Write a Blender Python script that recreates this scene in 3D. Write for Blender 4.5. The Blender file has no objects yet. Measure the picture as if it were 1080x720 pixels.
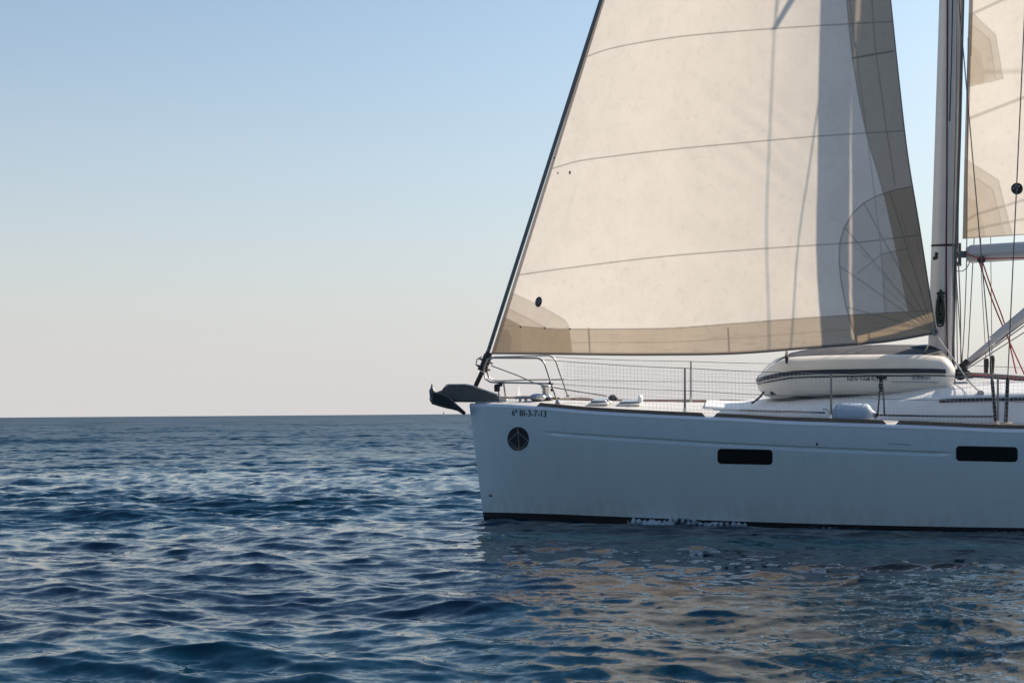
import bpy, math, random
import numpy as np
from mathutils import Matrix, Vector

random.seed(7)
rng = np.random.default_rng(11)
SC = bpy.context.scene
COL = SC.collection
rad = math.radians

# ------------------------------------------------------------------ camera, sky, sun, exposure
HC = 1.42                                   # eye height above the water, metres
F_PX = 1500.0                               # 50 mm lens in pixels of the 1080 px wide photograph
PITCH = math.atan(76 / F_PX)
ROLL = rad(0.43)
_F = np.array([0, math.cos(PITCH), math.sin(PITCH)])
_Z = np.array([0, -math.sin(PITCH), math.cos(PITCH)])
_X = np.array([1.0, 0, 0])
_R = math.cos(ROLL) * _X - math.sin(ROLL) * _Z
_U = math.sin(ROLL) * _X + math.cos(ROLL) * _Z
cam_d = bpy.data.cameras.new('camera')
cam_d.lens = 50; cam_d.sensor_width = 36; cam_d.clip_start = 0.1; cam_d.clip_end = 60000
cam = bpy.data.objects.new('camera', cam_d); COL.objects.link(cam)
cam.matrix_world = Matrix(((_R[0], _U[0], -_F[0], 0), (_R[1], _U[1], -_F[1], 0), (_R[2], _U[2], -_F[2], HC), (0, 0, 0, 1)))
SC.camera = cam

BOAT_YAW = rad(9.0)
HEEL = rad(4.0)
SUN_EL = rad(34)
SUN_AZ = rad(49.5) + BOAT_YAW            # from the view axis (+Y) towards +X: starboard quarter of the boat
sd = Vector((math.sin(SUN_AZ) * math.cos(SUN_EL), math.cos(SUN_AZ) * math.cos(SUN_EL), math.sin(SUN_EL)))
SUN_STRENGTH = 4.6
SKY_STRENGTH = 0.094
EXPOSURE = 0.75
w = bpy.data.worlds.new('World'); SC.world = w; w.use_nodes = True
nt = w.node_tree; nt.nodes.clear()
sky = nt.nodes.new('ShaderNodeTexSky'); sky.sky_type = 'NISHITA'; sky.sun_disc = False
sky.sun_elevation = SUN_EL; sky.sun_rotation = SUN_AZ
sky.air_density = 1.0; sky.dust_density = 1.6; sky.ozone_density = 2.0; sky.altitude = 0
bg = nt.nodes.new('ShaderNodeBackground'); bg.inputs[1].default_value = SKY_STRENGTH
out = nt.nodes.new('ShaderNodeOutputWorld')
# pale sea haze lying along the horizon
wtc = nt.nodes.new('ShaderNodeTexCoord'); wsx = nt.nodes.new('ShaderNodeSeparateXYZ'); nt.links.new(wtc.outputs['Generated'], wsx.inputs[0])
wcr = nt.nodes.new('ShaderNodeValToRGB'); wcr.color_ramp.interpolation = 'B_SPLINE'
for i_, (p_, c_) in enumerate(((0.0, .96), (.05, .84), (.13, .50), (.24, .20), (.45, .03))):
    e_ = wcr.color_ramp.elements[i_] if i_ < 2 else wcr.color_ramp.elements.new(p_)
    e_.position = p_; e_.color = (c_, c_, c_, 1)
nt.links.new(wsx.outputs['Z'], wcr.inputs['Fac'])
wmx = nt.nodes.new('ShaderNodeMixRGB'); wt0 = nt.nodes.new('ShaderNodeMixRGB'); wt0.blend_type = 'MULTIPLY'; wt0.inputs[0].default_value = 1; wt0.inputs[2].default_value = (.95, 1.03, .98, 1); nt.links.new(sky.outputs[0], wt0.inputs[1])
nt.links.new(wcr.outputs['Color'], wmx.inputs[0]); nt.links.new(wt0.outputs[0], wmx.inputs[1])
HAZE = (.420, .402, .404); wmx.inputs[2].default_value = (*[h / SKY_STRENGTH for h in HAZE], 1)
# the sky deepens in blue towards the zenith
wmr = nt.nodes.new('ShaderNodeMapRange'); wmr.interpolation_type = 'SMOOTHSTEP'; wmr.inputs['From Min'].default_value = .22; wmr.inputs['From Max'].default_value = .70
nt.links.new(wsx.outputs['Z'], wmr.inputs['Value'])
wtn = nt.nodes.new('ShaderNodeMixRGB'); wtn.blend_type = 'MULTIPLY'; wtn.inputs[2].default_value = (.52, .80, 1.06, 1)
nt.links.new(wmr.outputs['Result'], wtn.inputs[0]); nt.links.new(wmx.outputs[0], wtn.inputs[1])
nt.links.new(wtn.outputs[0], bg.inputs[0]); nt.links.new(bg.outputs[0], out.inputs[0])
sl = bpy.data.lights.new('sun', 'SUN'); sl.energy = SUN_STRENGTH; sl.angle = rad(0.5); sl.color = (1.0, 0.86, 0.70)
so = bpy.data.objects.new('sun', sl); COL.objects.link(so)
so.rotation_euler = sd.to_track_quat('Z', 'Y').to_euler()
SC.view_settings.view_transform = 'Standard'; SC.view_settings.look = 'None'
SC.view_settings.exposure = EXPOSURE; SC.view_settings.gamma = 1; SC.view_settings.use_curve_mapping = False
SC.cycles.max_bounces = 8; SC.cycles.transparent_max_bounces = 8
SC.cycles.use_denoising = True
SC.cycles.sample_clamp_indirect = 6

# ------------------------------------------------------------------ frames and helpers
def ray(px, py):
    d = _F + (px - 540) / F_PX * _R - (py - 360) / F_PX * _U
    return d / np.linalg.norm(d)
def ground(px, py):
    d = ray(px, py); t = -HC / d[2]
    return np.array([0, 0, HC]) + d * t
BOW = ground(510, 545)
BM = (Matrix.Translation(Vector(BOW)) @ Matrix.Rotation(-BOAT_YAW, 4, 'Z') @ Matrix.Rotation(HEEL, 4, 'X'))
BMn = np.array(BM); BMi = np.linalg.inv(BMn)
def LP(px, py, v):
    """Boat coordinates (x aft, y starboard, z up) of a photograph pixel on the plane v metres to port."""
    o = (BMi @ np.array([0, 0, HC, 1]))[:3]; d = BMi[:3, :3] @ ray(px, py)
    t = (-v - o[1]) / d[1]
    return o + d * t
def to_px(P):
    P = np.asarray(P, float); W = P @ BMn[:3, :3].T + BMn[:3, 3] - np.array([0, 0, HC])
    f = W @ _F
    return 540 + F_PX * (W @ _R) / f, 360 - F_PX * (W @ _U) / f
def pchip(xs, ys, x):
    xs = np.asarray(xs, float); ys = np.asarray(ys, float); x = np.asarray(x, float)
    h = np.diff(xs); dl = np.diff(ys) / h
    m = np.zeros_like(ys); m[0] = dl[0]; m[-1] = dl[-1]
    for i in range(1, len(xs) - 1):
        if dl[i - 1] * dl[i] > 0:
            w1 = 2 * h[i] + h[i - 1]; w2 = h[i] + 2 * h[i - 1]
            m[i] = (w1 + w2) / (w1 / dl[i - 1] + w2 / dl[i])
    xc = np.clip(x, xs[0], xs[-1]); i = np.clip(np.searchsorted(xs, xc) - 1, 0, len(xs) - 2)
    t = (xc - xs[i]) / h[i]
    r = ((1 + 2 * t) * (1 - t) ** 2 * ys[i] + t * (1 - t) ** 2 * h[i] * m[i] + t * t * (3 - 2 * t) * ys[i + 1] + t * t * (t - 1) * h[i] * m[i + 1])
    return r + np.where(x < xs[0], (x - xs[0]) * m[0], 0) + np.where(x > xs[-1], (x - xs[-1]) * m[-1], 0)
def sstep(a, b, x):
    t = np.clip((np.asarray(x, float) - a) / (b - a), 0, 1); return t * t * (3 - 2 * t)

class MB:
    def __init__(s): s.v = []; s.f = []; s.m = []
    def add(s, vs, fs, mi=0):
        o = len(s.v); s.v += [tuple(map(float, p)) for p in vs]
        s.f += [tuple(i + o for i in f) for f in fs]; s.m += [mi] * len(fs); return s
    def tube(s, pts, r, n=8, mi=0, cap=True, sy=1.0, up=(0, 0, 1)):
        P = [np.asarray(p, float) for p in pts]; k = len(P)
        R = [r] * k if np.isscalar(r) else list(r)
        vs = []; fs = []
        t0 = P[1] - P[0]; t0 = t0 / np.linalg.norm(t0)
        a = np.array(up, float)
        if abs(np.dot(a, t0)) > .95: a = np.array([1.0, 0, 0]) if abs(t0[0]) < .9 else np.array([0, 1.0, 0])
        for i in range(k):
            t = P[min(i + 1, k - 1)] - P[max(i - 1, 0)]; t = t / (np.linalg.norm(t) + 1e-12)
            a = a - np.dot(a, t) * t; a /= np.linalg.norm(a); b = np.cross(t, a)
            for j in range(n):
                q = 2 * math.pi * j / n
                vs.append(P[i] + R[i] * (math.cos(q) * a + sy * math.sin(q) * b))
        for i in range(k - 1):
            for j in range(n):
                fs.append((i * n + j, i * n + (j + 1) % n, (i + 1) * n + (j + 1) % n, (i + 1) * n + j))
        if cap: fs.append(tuple(range(n - 1, -1, -1))); fs.append(tuple((k - 1) * n + j for j in range(n)))
        return s.add(vs, fs, mi)
    def box(s, c, size, mi=0, rot=None, bev=0.0):
        hx, hy, hz = [q / 2 for q in size]; b = min(bev, hx * .9, hy * .9, hz * .9)
        vs = []; idx = {}
        if b <= 0:
            vs = [(x, y, z) for x in (-hx, hx) for y in (-hy, hy) for z in (-hz, hz)]
            fs = [(0, 1, 3, 2), (4, 6, 7, 5), (0, 4, 5, 1), (2, 3, 7, 6), (0, 2, 6, 4), (1, 5, 7, 3)]
        else:
            fs = []
            for sx in (-1, 1):
                for sy in (-1, 1):
                    for sz in (-1, 1):
                        for ax in range(3):
                            p = [sx * (hx - b), sy * (hy - b), sz * (hz - b)]; p[ax] = (sx * hx, sy * hy, sz * hz)[ax]
                            idx[(sx, sy, sz, ax)] = len(vs); vs.append(p)
            for ax in range(3):
                o1, o2 = [q for q in range(3) if q != ax]
                for sg in (-1, 1):
                    q = []
                    for (m, n_) in ((-1, -1), (1, -1), (1, 1), (-1, 1)):
                        t = [0, 0, 0]; t[ax] = sg; t[o1] = m; t[o2] = n_; q.append(idx[(*t, ax)])
                    fs.append(tuple(q))
                for m in (-1, 1):
                    for n_ in (-1, 1):
                        t = [0, 0, 0]; t[o1] = m; t[o2] = n_
                        t1 = t[:]; t1[ax] = -1; t2 = t[:]; t2[ax] = 1
                        fs.append((idx[(*t1, o1)], idx[(*t2, o1)], idx[(*t2, o2)], idx[(*t1, o2)]))
            for sx in (-1, 1):
                for sy in (-1, 1):
                    for sz in (-1, 1): fs.append(tuple(idx[(sx, sy, sz, a)] for a in range(3)))
        vs = np.array(vs, float)
        if rot is not None: vs = vs @ np.array(rot.to_3x3()).T
        return s.add(vs + np.array(c, float), fs, mi)
    def grid(s, P, mi=0, wrap=False):
        n, m = P.shape[:2]; fs = []
        for i in range(n - 1):
            for j in range(m - (0 if wrap else 1)):
                fs.append((i * m + j, i * m + (j + 1) % m, (i + 1) * m + (j + 1) % m, (i + 1) * m + j))
        return s.add(P.reshape(-1, 3), fs, mi)
    def prism(s, poly, off, mi=0):
        """a closed outline (3-D points) thickened along the vector off"""
        n = len(poly); P = [np.asarray(p, float) for p in poly]; off = np.asarray(off, float)
        fs = [tuple(range(n)), tuple(range(2 * n - 1, n - 1, -1))] + [(i, n + i, n + (i + 1) % n, (i + 1) % n) for i in range(n)]
        return s.add(P + [p + off for p in P], fs, mi)
    def ball(s, c, r, mi=0, nu=12, nv=8, sc=(1, 1, 1)):
        P = np.zeros((nv + 1, nu, 3))
        for i in range(nv + 1):
            for j in range(nu):
                th = math.pi * i / nv; ph = 2 * math.pi * j / nu
                P[i, j] = np.array(c) + r * np.array([math.sin(th) * math.cos(ph) * sc[0], math.sin(th) * math.sin(ph) * sc[1], math.cos(th) * sc[2]])
        return s.grid(P, mi, True)
    def build(s, name, mat, parent=None, base=(0, 0, 0), smooth=True, label=None):
        me = bpy.data.meshes.new(name)
        b = np.array(base, float)
        me.from_pydata([tuple(np.array(p) - b) for p in s.v], [], s.f)
        for m in (mat if isinstance(mat, (list, tuple)) else [mat]): me.materials.append(m)
        if len(me.materials) > 1: me.polygons.foreach_set('material_index', s.m)
        import bmesh
        bm = bmesh.new(); bm.from_mesh(me); bmesh.ops.recalc_face_normals(bm, faces=bm.faces); bm.to_mesh(me); bm.free()
        if smooth:
            me.polygons.foreach_set('use_smooth', [True] * len(me.polygons))
            me.set_sharp_from_angle(angle=rad(40))
        o = bpy.data.objects.new(name, me); COL.objects.link(o)
        if parent is not None: o.parent = parent
        if label: o['label'] = label
        return o

def thing(name, label, cat, base=(0, 0, 0), group=None, world=None):
    o = bpy.data.objects.new(name, None); COL.objects.link(o); o.empty_display_size = 0.2
    o.matrix_world = world if world is not None else BM @ Matrix.Translation(Vector(base))
    o['label'] = label; o['category'] = cat
    if group: o['group'] = group
    return o

# ------------------------------------------------------------------ materials
def mat(name, base, rough=.5, metal=0.0, noise=0.0, nscale=8.0, bump=0.0, bscale=40.0, spec=.5, coat=0.0, dark=None):
    m = bpy.data.materials.new(name); m.use_nodes = True; t = m.node_tree; p = t.nodes['Principled BSDF']
    p.inputs['Base Color'].default_value = (*base, 1); p.inputs['Roughness'].default_value = rough
    p.inputs['Metallic'].default_value = metal; p.inputs['Specular IOR Level'].default_value = spec
    p.inputs['Coat Weight'].default_value = coat; p.inputs['Coat Roughness'].default_value = .08
    if noise or bump: tc = t.nodes.new('ShaderNodeTexCoord')
    if noise:
        n = t.nodes.new('ShaderNodeTexNoise'); n.inputs['Scale'].default_value = nscale; n.inputs['Detail'].default_value = 6; n.inputs['Roughness'].default_value = .65
        t.links.new(tc.outputs['Object'], n.inputs['Vector'])
        r = t.nodes.new('ShaderNodeValToRGB'); r.color_ramp.elements[0].position = .3; r.color_ramp.elements[1].position = .7
        d = dark or tuple(c * (1 - noise) for c in base)
        r.color_ramp.elements[0].color = (*d, 1); r.color_ramp.elements[1].color = (*base, 1)
        t.links.new(n.outputs['Fac'], r.inputs['Fac']); t.links.new(r.outputs['Color'], p.inputs['Base Color'])
        mr = t.nodes.new('ShaderNodeMapRange'); mr.inputs['To Min'].default_value = rough * .85; mr.inputs['To Max'].default_value = min(1, rough * 1.2)
        t.links.new(n.outputs['Fac'], mr.inputs['Value']); t.links.new(mr.outputs['Result'], p.inputs['Roughness'])
    if bump:
        n2 = t.nodes.new('ShaderNodeTexNoise'); n2.inputs['Scale'].default_value = bscale; n2.inputs['Detail'].default_value = 4
        t.links.new(tc.outputs['Object'], n2.inputs['Vector'])
        b = t.nodes.new('ShaderNodeBump'); b.inputs['Strength'].default_value = bump; b.inputs['Distance'].default_value = .02
        t.links.new(n2.outputs['Fac'], b.inputs['Height']); t.links.new(b.outputs['Normal'], p.inputs['Normal'])
    return m

def hull_paint():
    m = bpy.data.materials.new('hull_gelcoat'); m.use_nodes = True; t = m.node_tree; N = t.nodes; L = t.links; p = N['Principled BSDF']
    tc = N.new('ShaderNodeTexCoord')
    mp = N.new('ShaderNodeMapping'); mp.inputs['Scale'].default_value = (2.2, 2.2, .35); L.new(tc.outputs['Object'], mp.inputs['Vector'])
    n = N.new('ShaderNodeTexNoise'); n.inputs['Scale'].default_value = 3; n.inputs['Detail'].default_value = 7; n.inputs['Roughness'].default_value = .7
    L.new(mp.outputs['Vector'], n.inputs['Vector'])
    r = N.new('ShaderNodeValToRGB'); r.color_ramp.elements[0].position = .25; r.color_ramp.elements[1].position = .7
    r.color_ramp.elements[0].color = (*HULL_D, 1); r.color_ramp.elements[1].color = (*HULL_C, 1)
    L.new(n.outputs['Fac'], r.inputs['Fac'])
    # rusty green growth in streaks just above the waterline
    sx = N.new('ShaderNodeSeparateXYZ'); L.new(tc.outputs['Object'], sx.inputs['Vector'])
    mr = N.new('ShaderNodeMapRange'); mr.inputs['From Min'].default_value = .42; mr.inputs['From Max'].default_value = .08; mr.inputs['To Max'].default_value = .22
    L.new(sx.outputs['Z'], mr.inputs['Value'])
    mp2 = N.new('ShaderNodeMapping'); mp2.inputs['Scale'].default_value = (9, 9, .5); L.new(tc.outputs['Object'], mp2.inputs['Vector'])
    n2 = N.new('ShaderNodeTexNoise'); n2.inputs['Scale'].default_value = 1.3; n2.inputs['Detail'].default_value = 5; L.new(mp2.outputs['Vector'], n2.inputs['Vector'])
    mu = N.new('ShaderNodeMath'); mu.operation = 'MULTIPLY'; L.new(mr.outputs['Result'], mu.inputs[0])
    mr2 = N.new('ShaderNodeMapRange'); mr2.inputs['From Min'].default_value = .45; mr2.inputs['From Max'].default_value = .7; L.new(n2.outputs['Fac'], mr2.inputs['Value'])
    L.new(mr2.outputs['Result'], mu.inputs[1])
    mx = N.new('ShaderNodeMixRGB'); L.new(mu.outputs[0], mx.inputs[0]); L.new(r.outputs['Color'], mx.inputs[1]); mx.inputs[2].default_value = (.12, .13, .09, 1)
    L.new(mx.outputs[0], p.inputs['Base Color'])
    p.inputs['Roughness'].default_value = .32; p.inputs['Coat Weight'].default_value = .7; p.inputs['Coat Roughness'].default_value = .06
    return m

def sail_cloth(name):
    """woven sailcloth: part reflects, part lets light through; 'cloth' holds extra layers, seams and stains"""
    m = bpy.data.materials.new(name); m.use_nodes = True; t = m.node_tree; N = t.nodes; L = t.links; N.clear()
    o = N.new('ShaderNodeOutputMaterial'); tc = N.new('ShaderNodeTexCoord')
    at = N.new('ShaderNodeAttribute'); at.attribute_name = 'cloth'
    sep = N.new('ShaderNodeSeparateColor'); L.new(at.outputs['Color'], sep.inputs['Color'])
    # mottling
    n = N.new('ShaderNodeTexNoise'); n.inputs['Scale'].default_value = 2.2; n.inputs['Detail'].default_value = 9; n.inputs['Roughness'].default_value = .68
    L.new(tc.outputs['Object'], n.inputs['Vector'])
    mr = N.new('ShaderNodeMapRange'); mr.inputs['From Min'].default_value = .3; mr.inputs['From Max'].default_value = .7; mr.inputs['To Min'].default_value = .90; mr.inputs['To Max'].default_value = 1.0
    L.new(n.outputs['Fac'], mr.inputs['Value'])
    n5 = N.new('ShaderNodeTexNoise'); n5.inputs['Scale'].default_value = 11; n5.inputs['Detail'].default_value = 8; n5.inputs['Roughness'].default_value = .75; L.new(tc.outputs['Object'], n5.inputs['Vector'])
    m5 = N.new('ShaderNodeMapRange'); m5.inputs['From Min'].default_value = .52; m5.inputs['From Max'].default_value = .72; m5.inputs['To Min'].default_value = 1.0; m5.inputs['To Max'].default_value = .88; L.new(n5.outputs['Fac'], m5.inputs['Value'])
    mm = N.new('ShaderNodeMath'); mm.operation = 'MULTIPLY'; L.new(mr.outputs['Result'], mm.inputs[0]); L.new(m5.outputs['Result'], mm.inputs[1])
    def ramp(a, b, c):
        x = N.new('ShaderNodeMixRGB'); x.inputs[1].default_value = (*a, 1); x.inputs[2].default_value = (*b, 1); L.new(sep.outputs['Red'], x.inputs[0])
        y = N.new('ShaderNodeMixRGB'); L.new(sep.outputs['Green'], y.inputs[0]); L.new(x.outputs[0], y.inputs[1]); y.inputs[2].default_value = (*c, 1)
        z = N.new('ShaderNodeMixRGB'); z.blend_type = 'MULTIPLY'; z.inputs[0].default_value = 1; L.new(y.outputs[0], z.inputs[1]); L.new(mm.outputs[0], z.inputs[2])
        return z
    front = ramp(SAIL_FRONT, SAIL_FRONT2, (.12, .115, .12))
    thru = ramp(SAIL_THRU, SAIL_THRU2, (.06, .05, .045))
    d = N.new('ShaderNodeBsdfDiffuse'); L.new(front.outputs[0], d.inputs['Color'])
    tr = N.new('ShaderNodeBsdfTranslucent'); L.new(thru.outputs[0], tr.inputs['Color'])
    ms = N.new('ShaderNodeMixShader'); ms.inputs[0].default_value = .355; L.new(d.outputs[0], ms.inputs[1]); L.new(tr.outputs[0], ms.inputs[2])
    gl = N.new('ShaderNodeBsdfGlossy'); gl.inputs['Roughness'].default_value = .45
    ms2 = N.new('ShaderNodeMixShader'); ms2.inputs[0].default_value = .03; L.new(ms.outputs[0], ms2.inputs[1]); L.new(gl.outputs[0], ms2.inputs[2])
    n2 = N.new('ShaderNodeTexNoise'); n2.inputs['Scale'].default_value = 5; n2.inputs['Detail'].default_value = 3; L.new(tc.outputs['Object'], n2.inputs['Vector'])
    b = N.new('ShaderNodeBump'); b.inputs['Strength'].default_value = .12; b.inputs['Distance'].default_value = .03; L.new(n2.outputs['Fac'], b.inputs['Height'])
    for q in (d, tr, gl): L.new(b.outputs['Normal'], q.inputs['Normal'])
    L.new(ms2.outputs[0], o.inputs['Surface'])
    return m

HULL_C = (.51, .62, .67); HULL_D = (.46, .57, .62)
SAIL_FRONT = (.52, .55, .59); SAIL_FRONT2 = (.175, .178, .185)
SAIL_THRU = (.98, .885, .765); SAIL_THRU2 = (.50, .385, .25)
M_HULL = hull_paint()
M_ANTI = mat('antifouling', (.012, .013, .016), .7, noise=.3)
M_STRIP = mat('gunwale_gelcoat', (.62, .66, .70), .35, noise=.08)
M_DECK = mat('deck_gelcoat', (.56, .54, .51), .55, noise=.12, nscale=5, bump=.1, bscale=120)
M_ROOF = mat('cabin_gelcoat', (.70, .69, .68), .45, noise=.10, nscale=4)
M_TEAK = mat('weathered_toe_rail', (.16, .115, .085), .6, noise=.35, nscale=14, bump=.2)
M_TEAKR = mat('varnished_toe_rail', (.20, .075, .045), .5, noise=.3, nscale=14)
M_BLACKG = mat('black_window', (.006, .007, .008), .3)
M_RUBBER = mat('black_rubber', (.015, .015, .016), .6, noise=.3)
M_STEEL = mat('stainless_steel', (.55, .55, .55), .22, .9, noise=.15, nscale=20)
M_TUBE = mat('dull_stainless_tube', (.36, .35, .34), .38, .7, noise=.2, nscale=20)
M_STEELD = mat('dull_steel', (.30, .30, .31), .35, .8, noise=.25, nscale=20)
M_WIRE = mat('rigging_wire', (.10, .10, .105), .4, .6)
M_ALU = mat('anodised_aluminium', (.50, .50, .51), .38, .15, noise=.12, nscale=3)
M_MAST = mat('satin_aluminium', (.64, .61, .58), .35, .15, noise=.10, nscale=3)
M_ALUD = mat('dark_anodised_aluminium', (.13, .145, .17), .45, .4, noise=.15, nscale=6)
M_ROPE = mat('grey_rope', (.28, .27, .25), .85, noise=.4, nscale=60)
M_ROPEW = mat('pale_rope', (.62, .58, .52), .85, noise=.3, nscale=60)
M_ROPER = mat('red_rope', (.38, .035, .035), .8, noise=.35, nscale=60)
M_ROPEM = mat('maroon_rope', (.11, .012, .02), .8, noise=.35, nscale=60)
M_ROPEG = mat('dark_green_rope', (.035, .055, .05), .85, noise=.5, nscale=60)
M_NET = mat('white_netting', (.75, .74, .72), .8)
M_DARK = mat('dark_plastic', (.02, .021, .024), .5, noise=.3)
M_INK = mat('dark_vinyl', (.012, .014, .022), .5)
M_INKL = mat('grey_vinyl', (.16, .18, .20), .5)
M_ANCHOR = mat('galvanised_dark_steel', (.10, .11, .115), .42, .3, noise=.4, nscale=9, bump=.15)
M_DINGHY = mat('inflatable_fabric', (.72, .67, .60), .5, noise=.10, nscale=5, bump=.06, bscale=14)
M_NAVY = mat('navy_rubber', (.014, .016, .03), .45, noise=.3)
M_COVER = mat('charcoal_fabric', (.06, .055, .062), .7, noise=.3, nscale=7, bump=.3, bscale=12)
M_BADGE = mat('grey_badge', (.33, .33, .34), .6, noise=.15)
M_FENDER = mat('pale_vinyl_fender', (.38, .47, .56), .55, noise=.1)
M_BEIGE = mat('weathered_beige', (.45, .36, .26), .7, noise=.3)
M_SAILJ = sail_cloth('genoa_cloth'); M_SAILM = sail_cloth('mainsail_cloth')

# ------------------------------------------------------------------ the sea
def stem_x(z): return -0.16 * z / 1.55
VS_U = [0, .3, .7, 1.2, 2, 3, 4, 5, 6, 7, 9, 11, 14]
VS = [.05, .30, .53, .76, 1.06, 1.37, 1.61, 1.79, 1.93, 2.03, 2.14, 2.16, 2.02]
VW = [.012, .09, .21, .36, .66, .97, 1.24, 1.46, 1.63, 1.75, 1.88, 1.88, 1.62]
def vs_(u): return pchip(VS_U, VS, u)
def vw_(u): return pchip(VS_U, VW, u)
# sheer heights, from the lower edge of the pale gunwale strip
def sheer_table():
    us, zs = [], []
    for px, py in ((499, 428.5), (530, 429), (575, 432), (620, 436), (670, 439), (722, 441.5), (780, 444), (820, 446.5), (890, 449), (960, 451.3), (1080, 455.8)):
        v = .5
        for _ in range(30):
            p = LP(px, py, v); u = p[0] - stem_x(p[2]) * max(0, 1 - p[0] / 3); v = float(vs_(max(u, 0)))
        us.append(u); zs.append(p[2])
    return np.array(us), np.array(zs)
SU, SZ = sheer_table()
SU = np.concatenate([SU, [10, 14]]); SZ = np.concatenate([SZ, [SZ[-1] - .01, SZ[-1] + .05]])
def zs_(u): return pchip(SU, SZ, u)
ZK_PX = ((565, 455.2), (640, 460.2), (762, 467.7), (884, 473.4), (998, 477.8), (1080, 481.5))
TANH = math.tan(HEEL)
def hull_v(u, z, ledge=True):
    u = np.asarray(u, float); z = np.asarray(z, float)
    a = vw_(np.maximum(u, 0)); b = vs_(np.maximum(u, 0)); zt = zs_(u); zw = a * TANH * .6
    t = np.clip((z - zw) / (zt - zw), 0, 1.0)
    v = a + (b - a) * (1 - (1 - t) ** 1.55)
    dn = np.clip((zw - z) / .75, 0, 1)
    v = np.where(z < zw, a * np.sqrt(np.clip(1 - dn ** 2, 0, 1)), v)
    if ledge:
        zk = zk_(u)
        v = v - .040 * sstep(UK0, UK0 + .6, u) * (1 - sstep(UK1 - .05, UK1, u)) * np.where(z > zk, np.maximum(0, 1 - (z - zk) / .020), np.maximum(0, 1 - (zk - z) / .034))
    return v
def hull_at(px, py, off=0.0):
    v = .5
    for _ in range(40):
        p = LP(px, py, v); u = p[0] - stem_x(p[2]) * max(0, 1 - p[0] / 3); v = float(hull_v(u, p[2], UK1 is not None)) + off
    return u, p[2]
UK0 = UK1 = None
_k = []
for px, py in ZK_PX:
    _k.append(hull_at(px, py))
_ku = [a for a, b in _k]; _kz = [b for a, b in _k]
def zk_(u): return np.interp(u, [-1] + _ku + [14], [_kz[0] + .01] + _kz + [_kz[-1]])
UK0 = _ku[0]; UK1 = _ku[4]
def hull_p(u, z, off=0.0):
    u = np.asarray(u, float); z = np.asarray(z, float)
    x = u + stem_x(z) * np.maximum(0, 1 - u / 3)
    return np.stack([x, -(hull_v(u, z) + off), z], -1)

def ocean_z(X, Y, sp):
    """random wind sea; waves shorter than the local mesh can carry fade out, their slope is returned as residual"""
    r2 = np.random.default_rng(5)
    N = 200
    lam = np.exp(np.linspace(math.log(.07), math.log(7.5), N)) * r2.uniform(.97, 1.03, N)
    k = 2 * np.pi / lam
    shape = np.interp(np.log(lam), np.log([.07, .10, .16, .3, .8, 1.6, 3.0, 5.0, 7.5]), [.6, .8, 1.5, 2.6, 1.45, .46, .20, .08, .02])
    mss = WAVE_MSS * shape / shape.sum()
    amp = np.sqrt(2 * mss) / k
    th = rad(-105) + r2.normal(0, rad(30), N) ; ph = r2.uniform(0, 2 * np.pi, N)
    Z = np.zeros_like(X); DX = np.zeros_like(X); DY = np.zeros_like(X); RES = np.zeros_like(X)
    for i in range(N):
        f = sstep(1.7, 2.8, lam[i] / sp)
        RES += mss[i] * (1 - f * f)
        ix = np.nonzero(f > 0.001)[0]
        c, s = math.cos(th[i]), math.sin(th[i])
        a = k[i] * (c * X[ix] + s * Y[ix]) + ph[i]
        fa = f[ix] * amp[i]
        Z[ix] += fa * np.cos(a); q = .85
        DX[ix] -= q * c * fa * np.sin(a); DY[ix] -= q * s * fa * np.sin(a)
    return Z, DX, DY, RES
WAVE_MSS = .052

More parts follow.
